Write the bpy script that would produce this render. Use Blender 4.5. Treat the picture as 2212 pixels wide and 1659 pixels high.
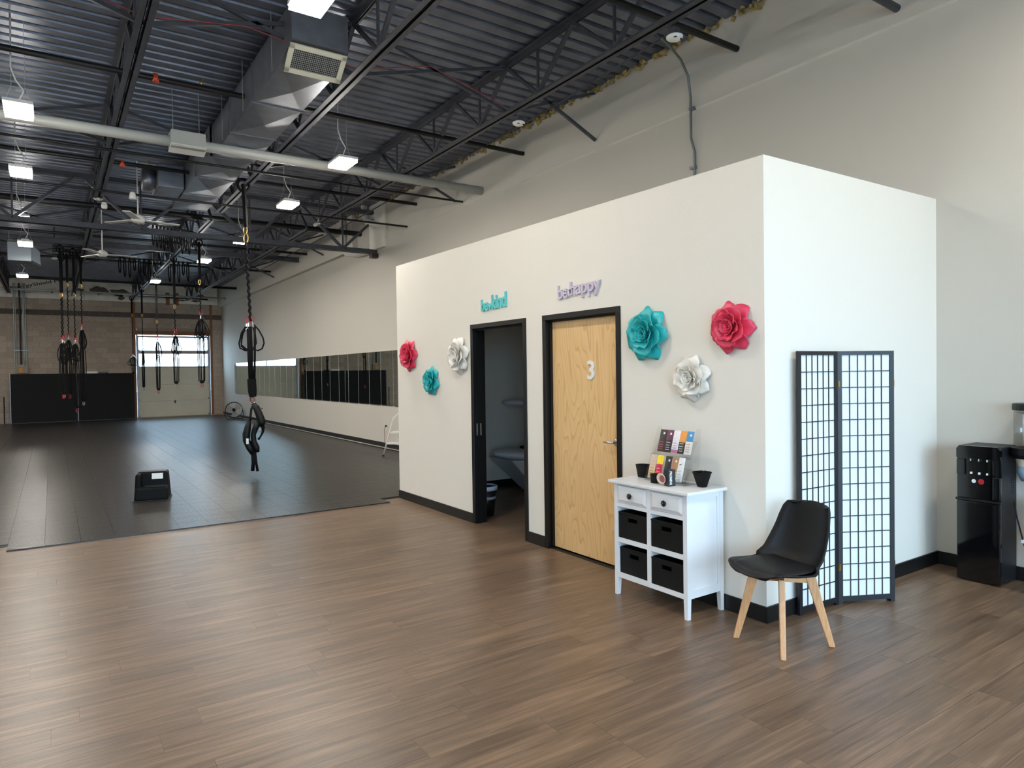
import bpy, math, random
from mathutils import Vector, Matrix, Euler
R = math.radians; PI = math.pi
rnd = random.Random(7)
for o in list(bpy.data.objects): bpy.data.objects.remove(o)
S = bpy.context.scene
COL = S.collection

# ---------------------------------------------------------------- camera
CAM = Vector((-3.8312, -2.7392, 1.6598)); yaw, pitch, roll = 0.5943, -0.0176, -0.0142
fw = Vector((math.sin(yaw)*math.cos(pitch), math.cos(yaw)*math.cos(pitch), math.sin(pitch)))
rt = Vector((math.cos(yaw), -math.sin(yaw), 0)); up = rt.cross(fw)
r2 = rt*math.cos(roll)+up*math.sin(roll); u2 = -rt*math.sin(roll)+up*math.cos(roll)
cd = bpy.data.cameras.new('camera'); cam = bpy.data.objects.new('camera', cd); COL.objects.link(cam)
cd.sensor_width = 36; cd.lens = 1470.8/2212*36; cd.clip_start = .05; cd.clip_end = 300
mw = Matrix((r2, u2, -fw)).transposed().to_4x4(); mw.translation = CAM; cam.matrix_world = mw
S.camera = cam

# ---------------------------------------------------------------- world, exposure
LAMP = 165.0        # strength of the LED lenses
SKY = 13.0          # overcast daylight
W = bpy.data.worlds.new('world'); S.world = W; W.use_nodes = True
bg = W.node_tree.nodes['Background']; bg.inputs[0].default_value = (.54, .745, 1, 1); bg.inputs[1].default_value = SKY
S.view_settings.view_transform = 'Standard'; S.view_settings.look = 'None'
S.view_settings.exposure = 0.14; S.view_settings.gamma = 1; S.view_settings.use_curve_mapping = False

def portal(x0, x1, y, z0, z1, facing):
    l = bpy.data.lights.new('window_portal', 'AREA'); l.shape = 'RECTANGLE'; l.size = x1-x0; l.size_y = z1-z0
    l.cycles.is_portal = True
    o = bpy.data.objects.new('window_portal', l); COL.objects.link(o)
    o.location = ((x0+x1)/2, y, (z0+z1)/2); o.rotation_euler = (R(90) if facing > 0 else R(-90), 0, 0)
portal(-8.0, 2.0, -6.55, .3, 3.3, 1)
portal(-.9, 1.8, 28.9, 2.03, 3.3, -1)

# ---------------------------------------------------------------- materials
def srgb(r, g, b):
    f = lambda c: (c/255/12.92 if c/255 <= .04045 else ((c/255+.055)/1.055)**2.4)
    return (f(r), f(g), f(b), 1)
MATS = {}
def mat(name, c, rough=.5, metal=0., var=None, bump=None, emit=None, spec=None, alpha=None, objrand=0., coat=0):
    """var=(scale, amount, (sx,sy,sz)); bump=(scale, strength, (sx,sy,sz))"""
    m = bpy.data.materials.new(name); m.use_nodes = True; nt = m.node_tree; b = nt.nodes['Principled BSDF']
    b.inputs['Base Color'].default_value = srgb(*c); b.inputs['Roughness'].default_value = rough; b.inputs['Metallic'].default_value = metal
    if spec is not None: b.inputs['Specular IOR Level'].default_value = spec
    if coat: b.inputs['Coat Weight'].default_value = coat
    geo = None
    def coord(s):
        nonlocal geo
        if geo is None: geo = nt.nodes.new('ShaderNodeNewGeometry')
        mp = nt.nodes.new('ShaderNodeMapping'); mp.inputs['Scale'].default_value = s
        nt.links.new(geo.outputs['Position'], mp.inputs['Vector']); return mp.outputs[0]
    src = None
    if var or objrand:
        hs = nt.nodes.new('ShaderNodeHueSaturation'); hs.inputs['Color'].default_value = srgb(*c)
        val = None
        if var:
            n = nt.nodes.new('ShaderNodeTexNoise'); n.inputs['Scale'].default_value = var[0]; n.inputs['Detail'].default_value = 4
            nt.links.new(coord(var[2] if len(var) > 2 else (1, 1, 1)), n.inputs['Vector'])
            mr = nt.nodes.new('ShaderNodeMapRange'); mr.inputs['From Min'].default_value = .3; mr.inputs['From Max'].default_value = .7
            mr.inputs['To Min'].default_value = 1-var[1]; mr.inputs['To Max'].default_value = 1+var[1]
            nt.links.new(n.outputs['Fac'], mr.inputs['Value']); val = mr.outputs[0]
        if objrand:
            oi = nt.nodes.new('ShaderNodeObjectInfo'); mr2 = nt.nodes.new('ShaderNodeMapRange')
            mr2.inputs['To Min'].default_value = 1-objrand; mr2.inputs['To Max'].default_value = 1+objrand
            nt.links.new(oi.outputs['Random'], mr2.inputs['Value'])
            if val is None: val = mr2.outputs[0]
            else:
                mm = nt.nodes.new('ShaderNodeMath'); mm.operation = 'MULTIPLY'
                nt.links.new(val, mm.inputs[0]); nt.links.new(mr2.outputs[0], mm.inputs[1]); val = mm.outputs[0]
        nt.links.new(val, hs.inputs['Value']); nt.links.new(hs.outputs[0], b.inputs['Base Color'])
    if bump:
        n = nt.nodes.new('ShaderNodeTexNoise'); n.inputs['Scale'].default_value = bump[0]; n.inputs['Detail'].default_value = 3
        nt.links.new(coord(bump[2] if len(bump) > 2 else (1, 1, 1)), n.inputs['Vector'])
        bp = nt.nodes.new('ShaderNodeBump'); bp.inputs['Strength'].default_value = bump[1]; bp.inputs['Distance'].default_value = .01
        nt.links.new(n.outputs['Fac'], bp.inputs['Height']); nt.links.new(bp.outputs[0], b.inputs['Normal'])
    if emit: b.inputs['Emission Color'].default_value = (*emit[0], 1); b.inputs['Emission Strength'].default_value = emit[1]
    if alpha is not None: b.inputs['Alpha'].default_value = alpha
    MATS[name] = m; return m
wallp = mat('wall_paint', (226, 221, 211), .75, bump=(120, .12))
wallg = mat('wall_paint_grey', (198, 193, 183), .8, bump=(120, .1))
blackp = mat('black_paint', (8, 8, 9), .45, spec=.35)
blackv = mat('black_vinyl', (9, 9, 10), .5)
steel = mat('dark_painted_steel', (68, 70, 78), .5, .25, var=(6, .15))
deckm = mat('deck_paint', (104, 107, 120), .34, .45, var=(3, .25))
joistm = mat('joist_paint', (66, 68, 76), .5, .2, var=(9, .2))
pipeblk = mat('black_pipe', (20, 20, 22), .45, .2)
galv = mat('galvanized', (138, 141, 150), .42, .9, var=(5, .12))
pvc = mat('pvc', (208, 206, 198), .45)
greyc = mat('grey_conduit', (165, 168, 168), .4, .3)
chrome = mat('chrome', (205, 205, 205), .2, 1)
gold = mat('gold_metal', (214, 180, 110), .3, .9)
redm = mat('red_metal', (190, 40, 55), .35, .3)
rope = mat('black_rope', (12, 11, 13), .8, spec=.2)
strapm = mat('black_webbing', (8, 8, 9), .8, spec=.2)
mattepl = mat('matte_black_plastic', (6, 6, 7), .6, spec=.2)
cream = mat('garage_cream', (214, 207, 186), .6, var=(2, .04))
woodp = mat('brown_lumber', (140, 88, 50), .6, var=(4, .25, (1, 1, 12)))
whitel = mat('white_lacquer', (222, 222, 223), .32)
whitep = mat('white_plastic', (232, 231, 226), .4)
beech = mat('beech', (204, 152, 106), .4, var=(14, .12, (6, 6, 1)))
pad = mat('black_leatherette', (11, 11, 12), .5, spec=.3, bump=(300, .08))
blackpl = mat('black_plastic', (8, 8, 9), .36)
gloss = mat('gloss_black', (10, 10, 12), .07, coat=.5)
wicker = mat('black_wicker', (8, 8, 8), .65, spec=.25, bump=(160, 1.0, (1, 1, 3)), var=(150, .5, (1, 1, 3)))
teal = mat('teal_enamel', (40, 176, 178), .42, var=(12, .14))
pink = mat('pink_enamel', (222, 62, 92), .42, var=(12, .14))
whitee = mat('white_enamel', (232, 226, 216), .4, var=(14, .07))
fluff = mat('yellow_insulation', (150, 132, 84), .95, var=(20, .4))
black_mat = mat('black_board', (16, 16, 17), .85, var=(60, .3))
lensm = mat('led_lens', (255, 250, 240), .5, emit=((1, .95, .87), LAMP))
redwire = mat('red_wire', (140, 62, 66), .5)
mirrorm = mat('mirror_glass', (196, 205, 200), .015, 1)
concrete = mat('concrete', (176, 172, 164), .9, var=(.6, .1))
foam = mat('foam_board', (236, 230, 218), .8, var=(3, .12), bump=(60, .5))
torn = mat('torn_foil', (92, 80, 74), .7, var=(8, .35))
kraft = mat('kraft', (190, 160, 120), .6)
paperm = mat('rice_paper', (224, 227, 230), .8)

def thin_glass(name, tint, refl=.06):
    m = bpy.data.materials.new(name); m.use_nodes = True; nt = m.node_tree; nt.nodes.clear()
    o = nt.nodes.new('ShaderNodeOutputMaterial'); t = nt.nodes.new('ShaderNodeBsdfTransparent'); g = nt.nodes.new('ShaderNodeBsdfGlossy')
    g.inputs['Roughness'].default_value = .03; t.inputs[0].default_value = (*tint, 1)
    mx = nt.nodes.new('ShaderNodeMixShader'); mx.inputs[0].default_value = refl; nt.links.new(t.outputs[0], mx.inputs[1]); nt.links.new(g.outputs[0], mx.inputs[2])
    nt.links.new(mx.outputs[0], o.inputs[0]); return m
glass = thin_glass('window_glass', (.93, .97, .96)); acryl = thin_glass('clear_acrylic', (.97, .975, .975))

def wood_floor():
    m = bpy.data.materials.new('floor_vinyl_oak'); m.use_nodes = True; nt = m.node_tree; N = nt.nodes; L = nt.links; b = N['Principled BSDF']
    geo = N.new('ShaderNodeNewGeometry'); oi = N.new('ShaderNodeObjectInfo')
    comb = N.new('ShaderNodeCombineXYZ')
    for i, k in ((0, 37.), (1, 11.), (2, 5.)):
        mu = N.new('ShaderNodeMath'); mu.operation = 'MULTIPLY'; mu.inputs[1].default_value = k; L.new(oi.outputs['Random'], mu.inputs[0]); L.new(mu.outputs[0], comb.inputs[i])
    add = N.new('ShaderNodeVectorMath'); L.new(geo.outputs['Position'], add.inputs[0]); L.new(comb.outputs[0], add.inputs[1])
    def noise(sc, st, det=6, dist=0.):
        mp = N.new('ShaderNodeMapping'); mp.inputs['Scale'].default_value = sc; L.new(add.outputs[0], mp.inputs[0])
        n = N.new('ShaderNodeTexNoise'); n.inputs['Scale'].default_value = st; n.inputs['Detail'].default_value = det; n.inputs['Distortion'].default_value = dist
        L.new(mp.outputs[0], n.inputs['Vector']); return n.outputs['Fac']
    big = noise((.7, 6, 6), 1.6, 4, 1.2); fine = noise((1.6, 70, 70), 1.5, 5); mid = noise((1.2, 18, 18), 1.5, 5, .8)
    def mix(a, bb, f):
        x = N.new('ShaderNodeMath'); x.operation = 'MULTIPLY_ADD'; L.new(a, x.inputs[0]); x.inputs[1].default_value = f
        if bb is None: x.inputs[2].default_value = 0
        else: L.new(bb, x.inputs[2])
        return x.outputs[0]
    v = mix(fine, mix(mid, mix(big, None, .38), .34), .28)
    cr = N.new('ShaderNodeValToRGB'); L.new(v, cr.inputs[0]); e = cr.color_ramp.elements
    e[0].position = .36; e[0].color = srgb(84, 66, 52); e[1].position = .66; e[1].color = srgb(138, 112, 89)
    x = cr.color_ramp.elements.new(.5); x.color = srgb(107, 86, 68)
    hs = N.new('ShaderNodeHueSaturation'); mr = N.new('ShaderNodeMapRange'); mr.inputs['To Min'].default_value = .9; mr.inputs['To Max'].default_value = 1.08
    L.new(oi.outputs['Random'], mr.inputs['Value']); L.new(mr.outputs[0], hs.inputs['Value']); L.new(cr.outputs[0], hs.inputs['Color'])
    # pale limed pores
    th = N.new('ShaderNodeMapRange'); th.inputs['From Min'].default_value = .62; th.inputs['From Max'].default_value = .72; L.new(noise((2.2, 45, 45), 2., 6, 2.), th.inputs['Value'])
    sc = N.new('ShaderNodeMath'); sc.operation = 'MULTIPLY'; sc.inputs[1].default_value = .35; L.new(th.outputs[0], sc.inputs[0])
    mx = N.new('ShaderNodeMix'); mx.data_type = 'RGBA'; L.new(sc.outputs[0], mx.inputs['Factor']); L.new(hs.outputs[0], mx.inputs['A']); mx.inputs['B'].default_value = srgb(150, 134, 118)
    L.new(mx.outputs['Result'], b.inputs['Base Color']); b.inputs['Roughness'].default_value = .34; b.inputs['Specular IOR Level'].default_value = .38
    bp = N.new('ShaderNodeBump'); bp.inputs['Strength'].default_value = .25; bp.inputs['Distance'].default_value = .003; L.new(fine, bp.inputs['Height']); L.new(bp.outputs[0], b.inputs['Normal'])
    return m
oakm = wood_floor()

def rubber():
    m = bpy.data.materials.new('snap_tile_plastic'); m.use_nodes = True; nt = m.node_tree; N = nt.nodes; L = nt.links; b = N['Principled BSDF']
    geo = N.new('ShaderNodeNewGeometry')
    mp = N.new('ShaderNodeMapping'); mp.inputs['Scale'].default_value = (3, 13, 1); L.new(geo.outputs['Position'], mp.inputs[0])
    n = N.new('ShaderNodeTexNoise'); n.inputs['Scale'].default_value = 1.6; n.inputs['Detail'].default_value = 5; L.new(mp.outputs[0], n.inputs['Vector'])
    cr = N.new('ShaderNodeValToRGB'); L.new(n.outputs['Fac'], cr.inputs[0]); cr.color_ramp.elements[0].position = .3; cr.color_ramp.elements[0].color = srgb(34, 31, 29)
    cr.color_ramp.elements[1].position = .7; cr.color_ramp.elements[1].color = srgb(52, 47, 44)
    L.new(cr.outputs[0], b.inputs['Base Color']); b.inputs['Roughness'].default_value = .29; b.inputs['Specular IOR Level'].default_value = .42
    w = N.new('ShaderNodeTexWave'); w.inputs['Scale'].default_value = 9; w.inputs['Distortion'].default_value = 1.5; w.bands_direction = 'Y'; L.new(geo.outputs['Position'], w.inputs['Vector'])
    bp = N.new('ShaderNodeBump'); bp.inputs['Strength'].default_value = .5; bp.inputs['Distance'].default_value = .008; L.new(w.outputs['Fac'], bp.inputs['Height'])
    bp2 = N.new('ShaderNodeBump'); bp2.inputs['Strength'].default_value = .55; bp2.inputs['Distance'].default_value = .01; L.new(n.outputs['Fac'], bp2.inputs['Height']); L.new(bp.outputs[0], bp2.inputs['Normal'])
    L.new(bp2.outputs[0], b.inputs['Normal']); return m
tilem = rubber()

def maple():
    m = bpy.data.materials.new('maple_veneer'); m.use_nodes = True; nt = m.node_tree; N = nt.nodes; L = nt.links; b = N['Principled BSDF']
    geo = N.new('ShaderNodeNewGeometry')
    mp = N.new('ShaderNodeMapping'); mp.inputs['Scale'].default_value = (1, 3.4, .5); L.new(geo.outputs['Position'], mp.inputs[0])
    n = N.new('ShaderNodeTexNoise'); n.inputs['Scale'].default_value = 1.5; n.inputs['Detail'].default_value = 1; L.new(mp.outputs[0], n.inputs['Vector'])
    mu = N.new('ShaderNodeMath'); mu.operation = 'MULTIPLY'; mu.inputs[1].default_value = 16; L.new(n.outputs['Fac'], mu.inputs[0])
    fr = N.new('ShaderNodeMath'); fr.operation = 'FRACT'; L.new(mu.outputs[0], fr.inputs[0])
    cr = N.new('ShaderNodeValToRGB'); L.new(fr.outputs[0], cr.inputs[0]); e = cr.color_ramp.elements
    e[0].color = srgb(208, 166, 112); e[0].position = 0; e[1].color = srgb(224, 184, 128); e[1].position = .18
    x = e.new(.9); x.color = srgb(228, 190, 136); x = e.new(1.); x.color = srgb(206, 164, 110)
    n2 = N.new('ShaderNodeTexNoise'); n2.inputs['Scale'].default_value = 1; mp2 = N.new('ShaderNodeMapping'); mp2.inputs['Scale'].default_value = (1, 220, 6); L.new(geo.outputs['Position'], mp2.inputs[0]); L.new(mp2.outputs[0], n2.inputs['Vector'])
    hs = N.new('ShaderNodeHueSaturation'); mr = N.new('ShaderNodeMapRange'); mr.inputs['To Min'].default_value = .88; mr.inputs['To Max'].default_value = 1.1; L.new(n2.outputs['Fac'], mr.inputs['Value'])
    L.new(mr.outputs[0], hs.inputs['Value']); L.new(cr.outputs[0], hs.inputs['Color']); L.new(hs.outputs[0], b.inputs['Base Color']); b.inputs['Roughness'].default_value = .38; return m
maplem = maple()

# ---------------------------------------------------------------- mesh helpers
def wloc(o):
    v = Vector((0, 0, 0))
    while o is not None: v += Vector(o.location); o = o.parent
    return v
def link(o, parent=None):
    COL.objects.link(o)
    if parent is not None: o.parent = parent
    return o
class MB:
    def __init__(s): s.v = []; s.f = []
    def add(s, vs, fs):
        n = len(s.v); s.v += [Vector(v) for v in vs]; s.f += [tuple(i+n for i in f) for f in fs]; return s
    def box(s, x0, x1, y0, y1, z0, z1):
        return s.add([(x, y, z) for z in (z0, z1) for y in (y0, y1) for x in (x0, x1)], [(0, 2, 3, 1), (4, 5, 7, 6), (0, 1, 5, 4), (2, 6, 7, 3), (0, 4, 6, 2), (1, 3, 7, 5)])
    def obox(s, c, size, M=None):
        c = Vector(c); M = M or Matrix.Identity(3); h = [a/2 for a in size]
        return s.add([c+M@Vector((x, y, z)) for z in (-h[2], h[2]) for y in (-h[1], h[1]) for x in (-h[0], h[0])], [(0, 2, 3, 1), (4, 5, 7, 6), (0, 1, 5, 4), (2, 6, 7, 3), (0, 4, 6, 2), (1, 3, 7, 5)])
    def bar(s, a, b, w, h, upv=(0, 0, 1)):
        a = Vector(a); b = Vector(b); d = (b-a); L = d.length; d.normalize(); u = Vector(upv)
        if abs(d.dot(u)) > .98: u = Vector((1, 0, 0))
        sd = d.cross(u).normalized(); u = sd.cross(d)
        return s.obox((a+b)/2, (w, L, h), Matrix((sd, d, u)).transposed())
    def tube(s, pts, r, n=6, closed=False, flat=None):
        """flat=(vec, k): cross-section stretched by k along vec; r may be a list"""
        P = [Vector(p) for p in pts]; m = len(P); rings = []; prev = None
        for i, p in enumerate(P):
            if closed: t = P[(i+1) % m]-P[i-1]
            else: t = P[min(i+1, m-1)]-P[max(i-1, 0)]
            if t.length < 1e-9: t = Vector((0, 0, 1))
            t.normalize()
            if flat: u = Vector(flat[0])-t*t.dot(Vector(flat[0]))
            elif prev is None: u = t.orthogonal()
            else: u = prev-t*t.dot(prev)
            if u.length < 1e-6: u = t.orthogonal()
            u.normalize(); prev = u; w = t.cross(u); rr = r[i] if isinstance(r, (list, tuple)) else r; k = flat[1] if flat else 1
            rings.append([p+u*(math.cos(2*PI*j/n)*rr*k)+w*(math.sin(2*PI*j/n)*rr) for j in range(n)])
        vs = [v for g in rings for v in g]; fs = []
        for i in range(m if closed else m-1):
            a = i*n; b = ((i+1) % m)*n
            fs += [(a+j, a+(j+1) % n, b+(j+1) % n, b+j) for j in range(n)]
        if not closed: fs += [tuple(range(n-1, -1, -1)), tuple(range((m-1)*n, m*n))]
        return s.add(vs, fs)
    def cyl(s, a, b, r, n=12): return s.tube([a, b], r, n)
    def lathe(s, prof, c=(0, 0, 0), n=20, M=None, sx=1, sy=1):
        c = Vector(c); M = M or Matrix.Identity(3); vs = []; fs = []
        for (r, z) in prof:
            for j in range(n): a = 2*PI*j/n; vs.append(c+M@Vector((r*math.cos(a)*sx, r*math.sin(a)*sy, z)))
        for i in range(len(prof)-1):
            for j in range(n): fs.append((i*n+j, i*n+(j+1) % n, (i+1)*n+(j+1) % n, (i+1)*n+j))
        if prof[0][0] > 1e-6: fs.append(tuple(range(n-1, -1, -1)))
        if prof[-1][0] > 1e-6: fs.append(tuple(range((len(prof)-1)*n, len(prof)*n)))
        return s.add(vs, fs)
    def prism(s, poly, axis, a, b):
        """poly in the two other axes (cyclic order), extruded along axis from a to b"""
        n = len(poly); vs = []
        for t in (a, b):
            for p in poly:
                vs.append({'X': (t, p[0], p[1]), 'Y': (p[0], t, p[1]), 'Z': (p[0], p[1], t)}[axis])
        return s.add(vs, [tuple(range(n)), tuple(range(2*n-1, n-1, -1))]+[(i, (i+1) % n, n+(i+1) % n, n+i) for i in range(n)])
    def grid(s, fn, nu, nv):
        vs = [fn(i/nu, j/nv) for j in range(nv+1) for i in range(nu+1)]
        return s.add(vs, [(j*(nu+1)+i, j*(nu+1)+i+1, (j+1)*(nu+1)+i+1, (j+1)*(nu+1)+i) for j in range(nv) for i in range(nu)])
    def mesh(s, name, m, off=Vector((0, 0, 0)), smooth=False):
        me = bpy.data.meshes.new(name); me.from_pydata([tuple(v-off) for v in s.v], [], s.f); me.validate()
        if m: me.materials.append(m)
        import bmesh
        bm = bmesh.new(); bm.from_mesh(me); bmesh.ops.recalc_face_normals(bm, faces=bm.faces); bm.to_mesh(me); bm.free()
        if smooth: me.shade_smooth() if hasattr(me, 'shade_smooth') else [setattr(p, 'use_smooth', True) for p in me.polygons]
        me.update(); return me
    def build(s, name, m, parent=None, smooth=False, bevel=0, solid=0, sub=0):
        off = wloc(parent) if parent is not None else Vector((0, 0, 0))
        if parent is None:   # origin at the base of the shape
            xs = [v.x for v in s.v]; ys = [v.y for v in s.v]; zs = [v.z for v in s.v]
            off = Vector(((min(xs)+max(xs))/2, (min(ys)+max(ys))/2, min(zs)))
        o = bpy.data.objects.new(name, s.mesh(name, m, off, smooth)); link(o, parent)
        if parent is None: o.location = off
        if solid: md = o.modifiers.new('solid', 'SOLIDIFY'); md.thickness = solid; md.offset = 0
        if sub: md = o.modifiers.new('sub', 'SUBSURF'); md.levels = sub; md.render_levels = sub
        if bevel: md = o.modifiers.new('bevel', 'BEVEL'); md.width = bevel; md.segments = 2; md.limit_method = 'ANGLE'; md.angle_limit = R(40)
        if smooth and not sub:
            pass
        return o
def B(*a): return MB().box(*a)
def tag(o, label=None, cat=None, group=None, kind=None):
    for k, v in (('label', label), ('category', cat), ('group', group), ('kind', kind)):
        if v: o[k] = v
    return o
def struct(o, label=None): o['kind'] = 'structure'; (label and o.__setitem__('label', label)); return o
def thing(name, loc, label, cat, group=None):
    o = bpy.data.objects.new(name, None); o.empty_display_size = .1; link(o); o.location = loc; return tag(o, label, cat, group)
def copy_tree(o, parent=None):
    c = o.copy(); link(c, parent)
    for ch in list(o.children): copy_tree(ch, c)
    return c
def text_mb(body, width, height, depth, M, origin, bold=0.0, spacing=1.0):
    cu = bpy.data.curves.new('t', 'FONT'); cu.body = body; cu.size = 1; cu.extrude = .05; cu.offset = bold; cu.space_character = spacing; cu.resolution_u = 3
    o = bpy.data.objects.new('t', cu); COL.objects.link(o); bpy.context.view_layer.update()
    me = bpy.data.meshes.new_from_object(o.evaluated_get(bpy.context.evaluated_depsgraph_get()))
    vs = [v.co.copy() for v in me.vertices]; fs = [tuple(p.vertices) for p in me.polygons]
    x0 = min(v.x for v in vs); x1 = max(v.x for v in vs); y0 = min(v.y for v in vs); y1 = max(v.y for v in vs)
    bpy.data.objects.remove(o); bpy.data.curves.remove(cu); bpy.data.meshes.remove(me)
    origin = Vector(origin)
    return MB().add([origin+M@Vector(((v.x-x0)/(x1-x0)*width, (v.y-y0)/(y1-y0)*height, (v.z+.05)/.1*depth)) for v in vs], fs)
FACE_MX = Matrix(((0, 0, -1), (-1, 0, 0), (0, 1, 0)))    # text plane facing -X, reading towards -Y
FACE_MY = Matrix(((1, 0, 0), (0, 0, -1), (0, 1, 0)))     # text plane facing -Y

# ================================================================ SETTING
WX = 2.322; LY = 5.65; YB = 28.78; DZ = 5.46; LX = -9.0; FY = -6.6
DH = 2.134
fl = struct(B(LX, WX+.3, FY-.3, YB+.2, -.12, -.006).build('floor', mat('subfloor', (52, 46, 42), .9)))
struct(B(-60, 60, -60, 90, -.3, -.13).build('ground', concrete))
# planks: 300 nearest as parts, the rest as one joined part
PW, PL = .18, 1.22
def in_view(x, y):
    if y > 5.9: return False
    d = Vector((x, y, 0))-CAM; z = d.dot(fw)
    if z < .8: return False
    px = 1106+1470.8*d.dot(r2)/z; py = 829.5-1470.8*d.dot(u2)/z
    return -60 < px < 2270 and py < 1720 and not (x > .3 and y > .3 and not 2.6 < y < 5.6)
pm = MB().box(0, PL-.0012, 0, PW-.0012, -.006, 0).mesh('floor_plank', oakm)
spots = []; far = MB(); row = 0; y = FY
while y < 5.62:
    x = LX-rnd.uniform(0, PL)
    while x < WX:
        x0 = max(x, LX); x1 = min(x+PL, WX)
        if x1-x0 > .05:
            vis = [in_view(a, y+PW/2) for a in (x0+.05, (x0+x1)/2, x1-.05)]
            if any(vis) and x1-x0 > PL-.01: spots.append((x0, y))
            else: far.box(x0, x1-.0012, y, min(y+PW, 5.64)-.0012, -.006, 0)
        x += PL
    y += PW
spots.sort(key=lambda s: (Vector((s[0]+.6, s[1], 0))-CAM).length)
for x, y in spots[300:]: far.box(x, x+PL-.0012, y, y+PW-.0012, -.006, 0)
for x, y in spots[:300]:
    o = bpy.data.objects.new('floor_plank', pm); link(o, fl); o.location = Vector((x, y, 0))-wloc(fl)
tag(far.build('floor_plank', oakm, fl), kind='stuff')
# snap-together plastic tiles of the training floor
TS = .305; TX0 = -4.229; TY0 = 5.385
tm = MB().add([(0, 0, 0), (TS-.0007, 0, 0), (TS-.0007, TS-.0007, 0), (0, TS-.0007, 0), (.001, .001, .014), (TS-.0017, .001, .014), (TS-.0017, TS-.0017, .014), (.001, TS-.0017, .014)],
              [(3, 2, 1, 0), (4, 5, 6, 7), (0, 1, 5, 4), (1, 2, 6, 5), (2, 3, 7, 6), (3, 0, 4, 7)]).mesh('floor_tile', tilem)
tiles = []; farT = MB()
for j in range(int((YB-.15-TY0)/TS)):
    for i in range(-15, 22):
        if j == 0 and not 0 <= i < 13: continue
        x = TX0+i*TS; yy = TY0+j*TS
        if x+TS > WX-.02: continue
        if j < 1 and x > -.1: continue
        tiles.append((x, yy))
def tvis(x, y):
    d = Vector((x, y, 0))-CAM; return 1106+1470.8*d.dot(r2)/d.dot(fw) > -25
tiles.sort(key=lambda s: (not tvis(s[0]+TS, s[1]), (Vector((s[0], s[1], 0))-CAM).length))
for k, (x, y) in enumerate(tiles):
    if k < 300:
        o = bpy.data.objects.new('floor_tile', tm); link(o, fl); o.location = Vector((x, y, -.001))-wloc(fl)
    else: farT.add([v.co+Vector((x, y, -.001)) for v in tm.vertices], [tuple(p.vertices) for p in tm.polygons])
tag(farT.build('floor_tile', tilem, fl), kind='stuff')
struct(B(-.26, WX-.02, 5.655, 5.685, -.006, .006).build('trim_1', blackv)); struct(B(-9, TX0-.004, 5.63, 5.685, -.006, .006).build('trim_2', blackv))

# inner partition (treatment rooms)
T = .13
def jz(y): return 3.04+.05*y/LY
D1 = (2.669, 3.72); D3 = (1.3438, 2.3949); FR = .05; HZ = DH+FR
wi = MB()
def wseg(y0, y1, z0=None):
    wi.prism([(y0, z0 or 0), (y1, z0 or 0), (y1, jz(y1)), (y0, jz(y0))], 'X', 0, T)
wseg(T, D3[0]+.02); wseg(D3[1]-.02, D1[0]+.02); wseg(D1[1]-.02, LY); wseg(D3[0]+.02, D3[1]-.02, HZ-.02); wseg(D1[0]+.02, D1[1]-.02, HZ-.02)
struct(wi.build('wall_inner', wallp), 'off-white partition wall with two black door frames')
struct(MB().prism([(0, 0), (WX, 0), (WX, 3.055), (0, 3.04)], 'Y', 0, T).build('wall_side', wallp), 'off-white end wall of the partition behind the folding screen')
struct(MB().prism([(T, 0), (WX, 0), (WX, 3.09), (T, 3.09)], 'Y', LY-T, LY).build('wall_rear_side', wallp))
struct(B(T, WX, 2.48, 2.58, 0, 2.85).build('wall_divider', wallp))
struct(B(T, WX, T, LY-T, 2.86, 2.98).build('ceiling_inner', wallp))
# outer walls
wr = MB().box(WX, WX+.2, FY-.2, YB+.2, -.12, 4.63); wr.box(WX, WX+.2, FY-.2, YB+.2, 4.63, DZ+.2)
struct(wr.build('wall_right', wallg), 'long light grey wall on the right')
struct(MB().prism([(WX+.02, 4.60), (WX-.02, 4.635), (WX-.02, 4.66), (WX+.02, 4.66)], 'Y', FY, 12.3).build('trim_3', wallg))
struct(B(WX-.13, WX+.05, 12.9, YB, 4.63, DZ+.05).build('trim_4', wallg), 'upper wall band standing proud of the grey wall at the far end')
struct(B(LX-.2, LX, FY-.2, YB+.2, -.12, DZ+.2).build('wall_left', wallg))
struct(B(-4.43, -4.33, 2.6, 5.25, 0, 3.0).build('wall_left_stub', wallp))
wf = MB().box(LX, WX, FY-.2, FY, 3.3, DZ+.2).box(LX, WX, FY-.2, FY, -.12, .3).box(2.0, WX, FY-.2, FY, .3, 3.3).box(LX, -8.0, FY-.2, FY, .3, 3.3)
struct(wf.build('wall_front', wallg))
w1 = bpy.data.objects.new('window_1', None); link(w1); w1.location = (-3, FY-.1, .3); struct(w1)
fm = MB()
for k in range(6): fm.box(-8+k*2-.03, -8+k*2+.03, FY-.15, FY-.05, .3, 3.3)
fm.box(-8, 2, FY-.15, FY-.05, .3, .36).box(-8, 2, FY-.15, FY-.05, 3.24, 3.3).box(-8, 2, FY-.15, FY-.05, 2.3, 2.36)
fm.build('window_frame', blackp, w1)
for k in range(5): B(-8+k*2+.03, -6+k*2-.03, FY-.105, FY-.095, .36, 3.24).build('pane', glass, w1)
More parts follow.
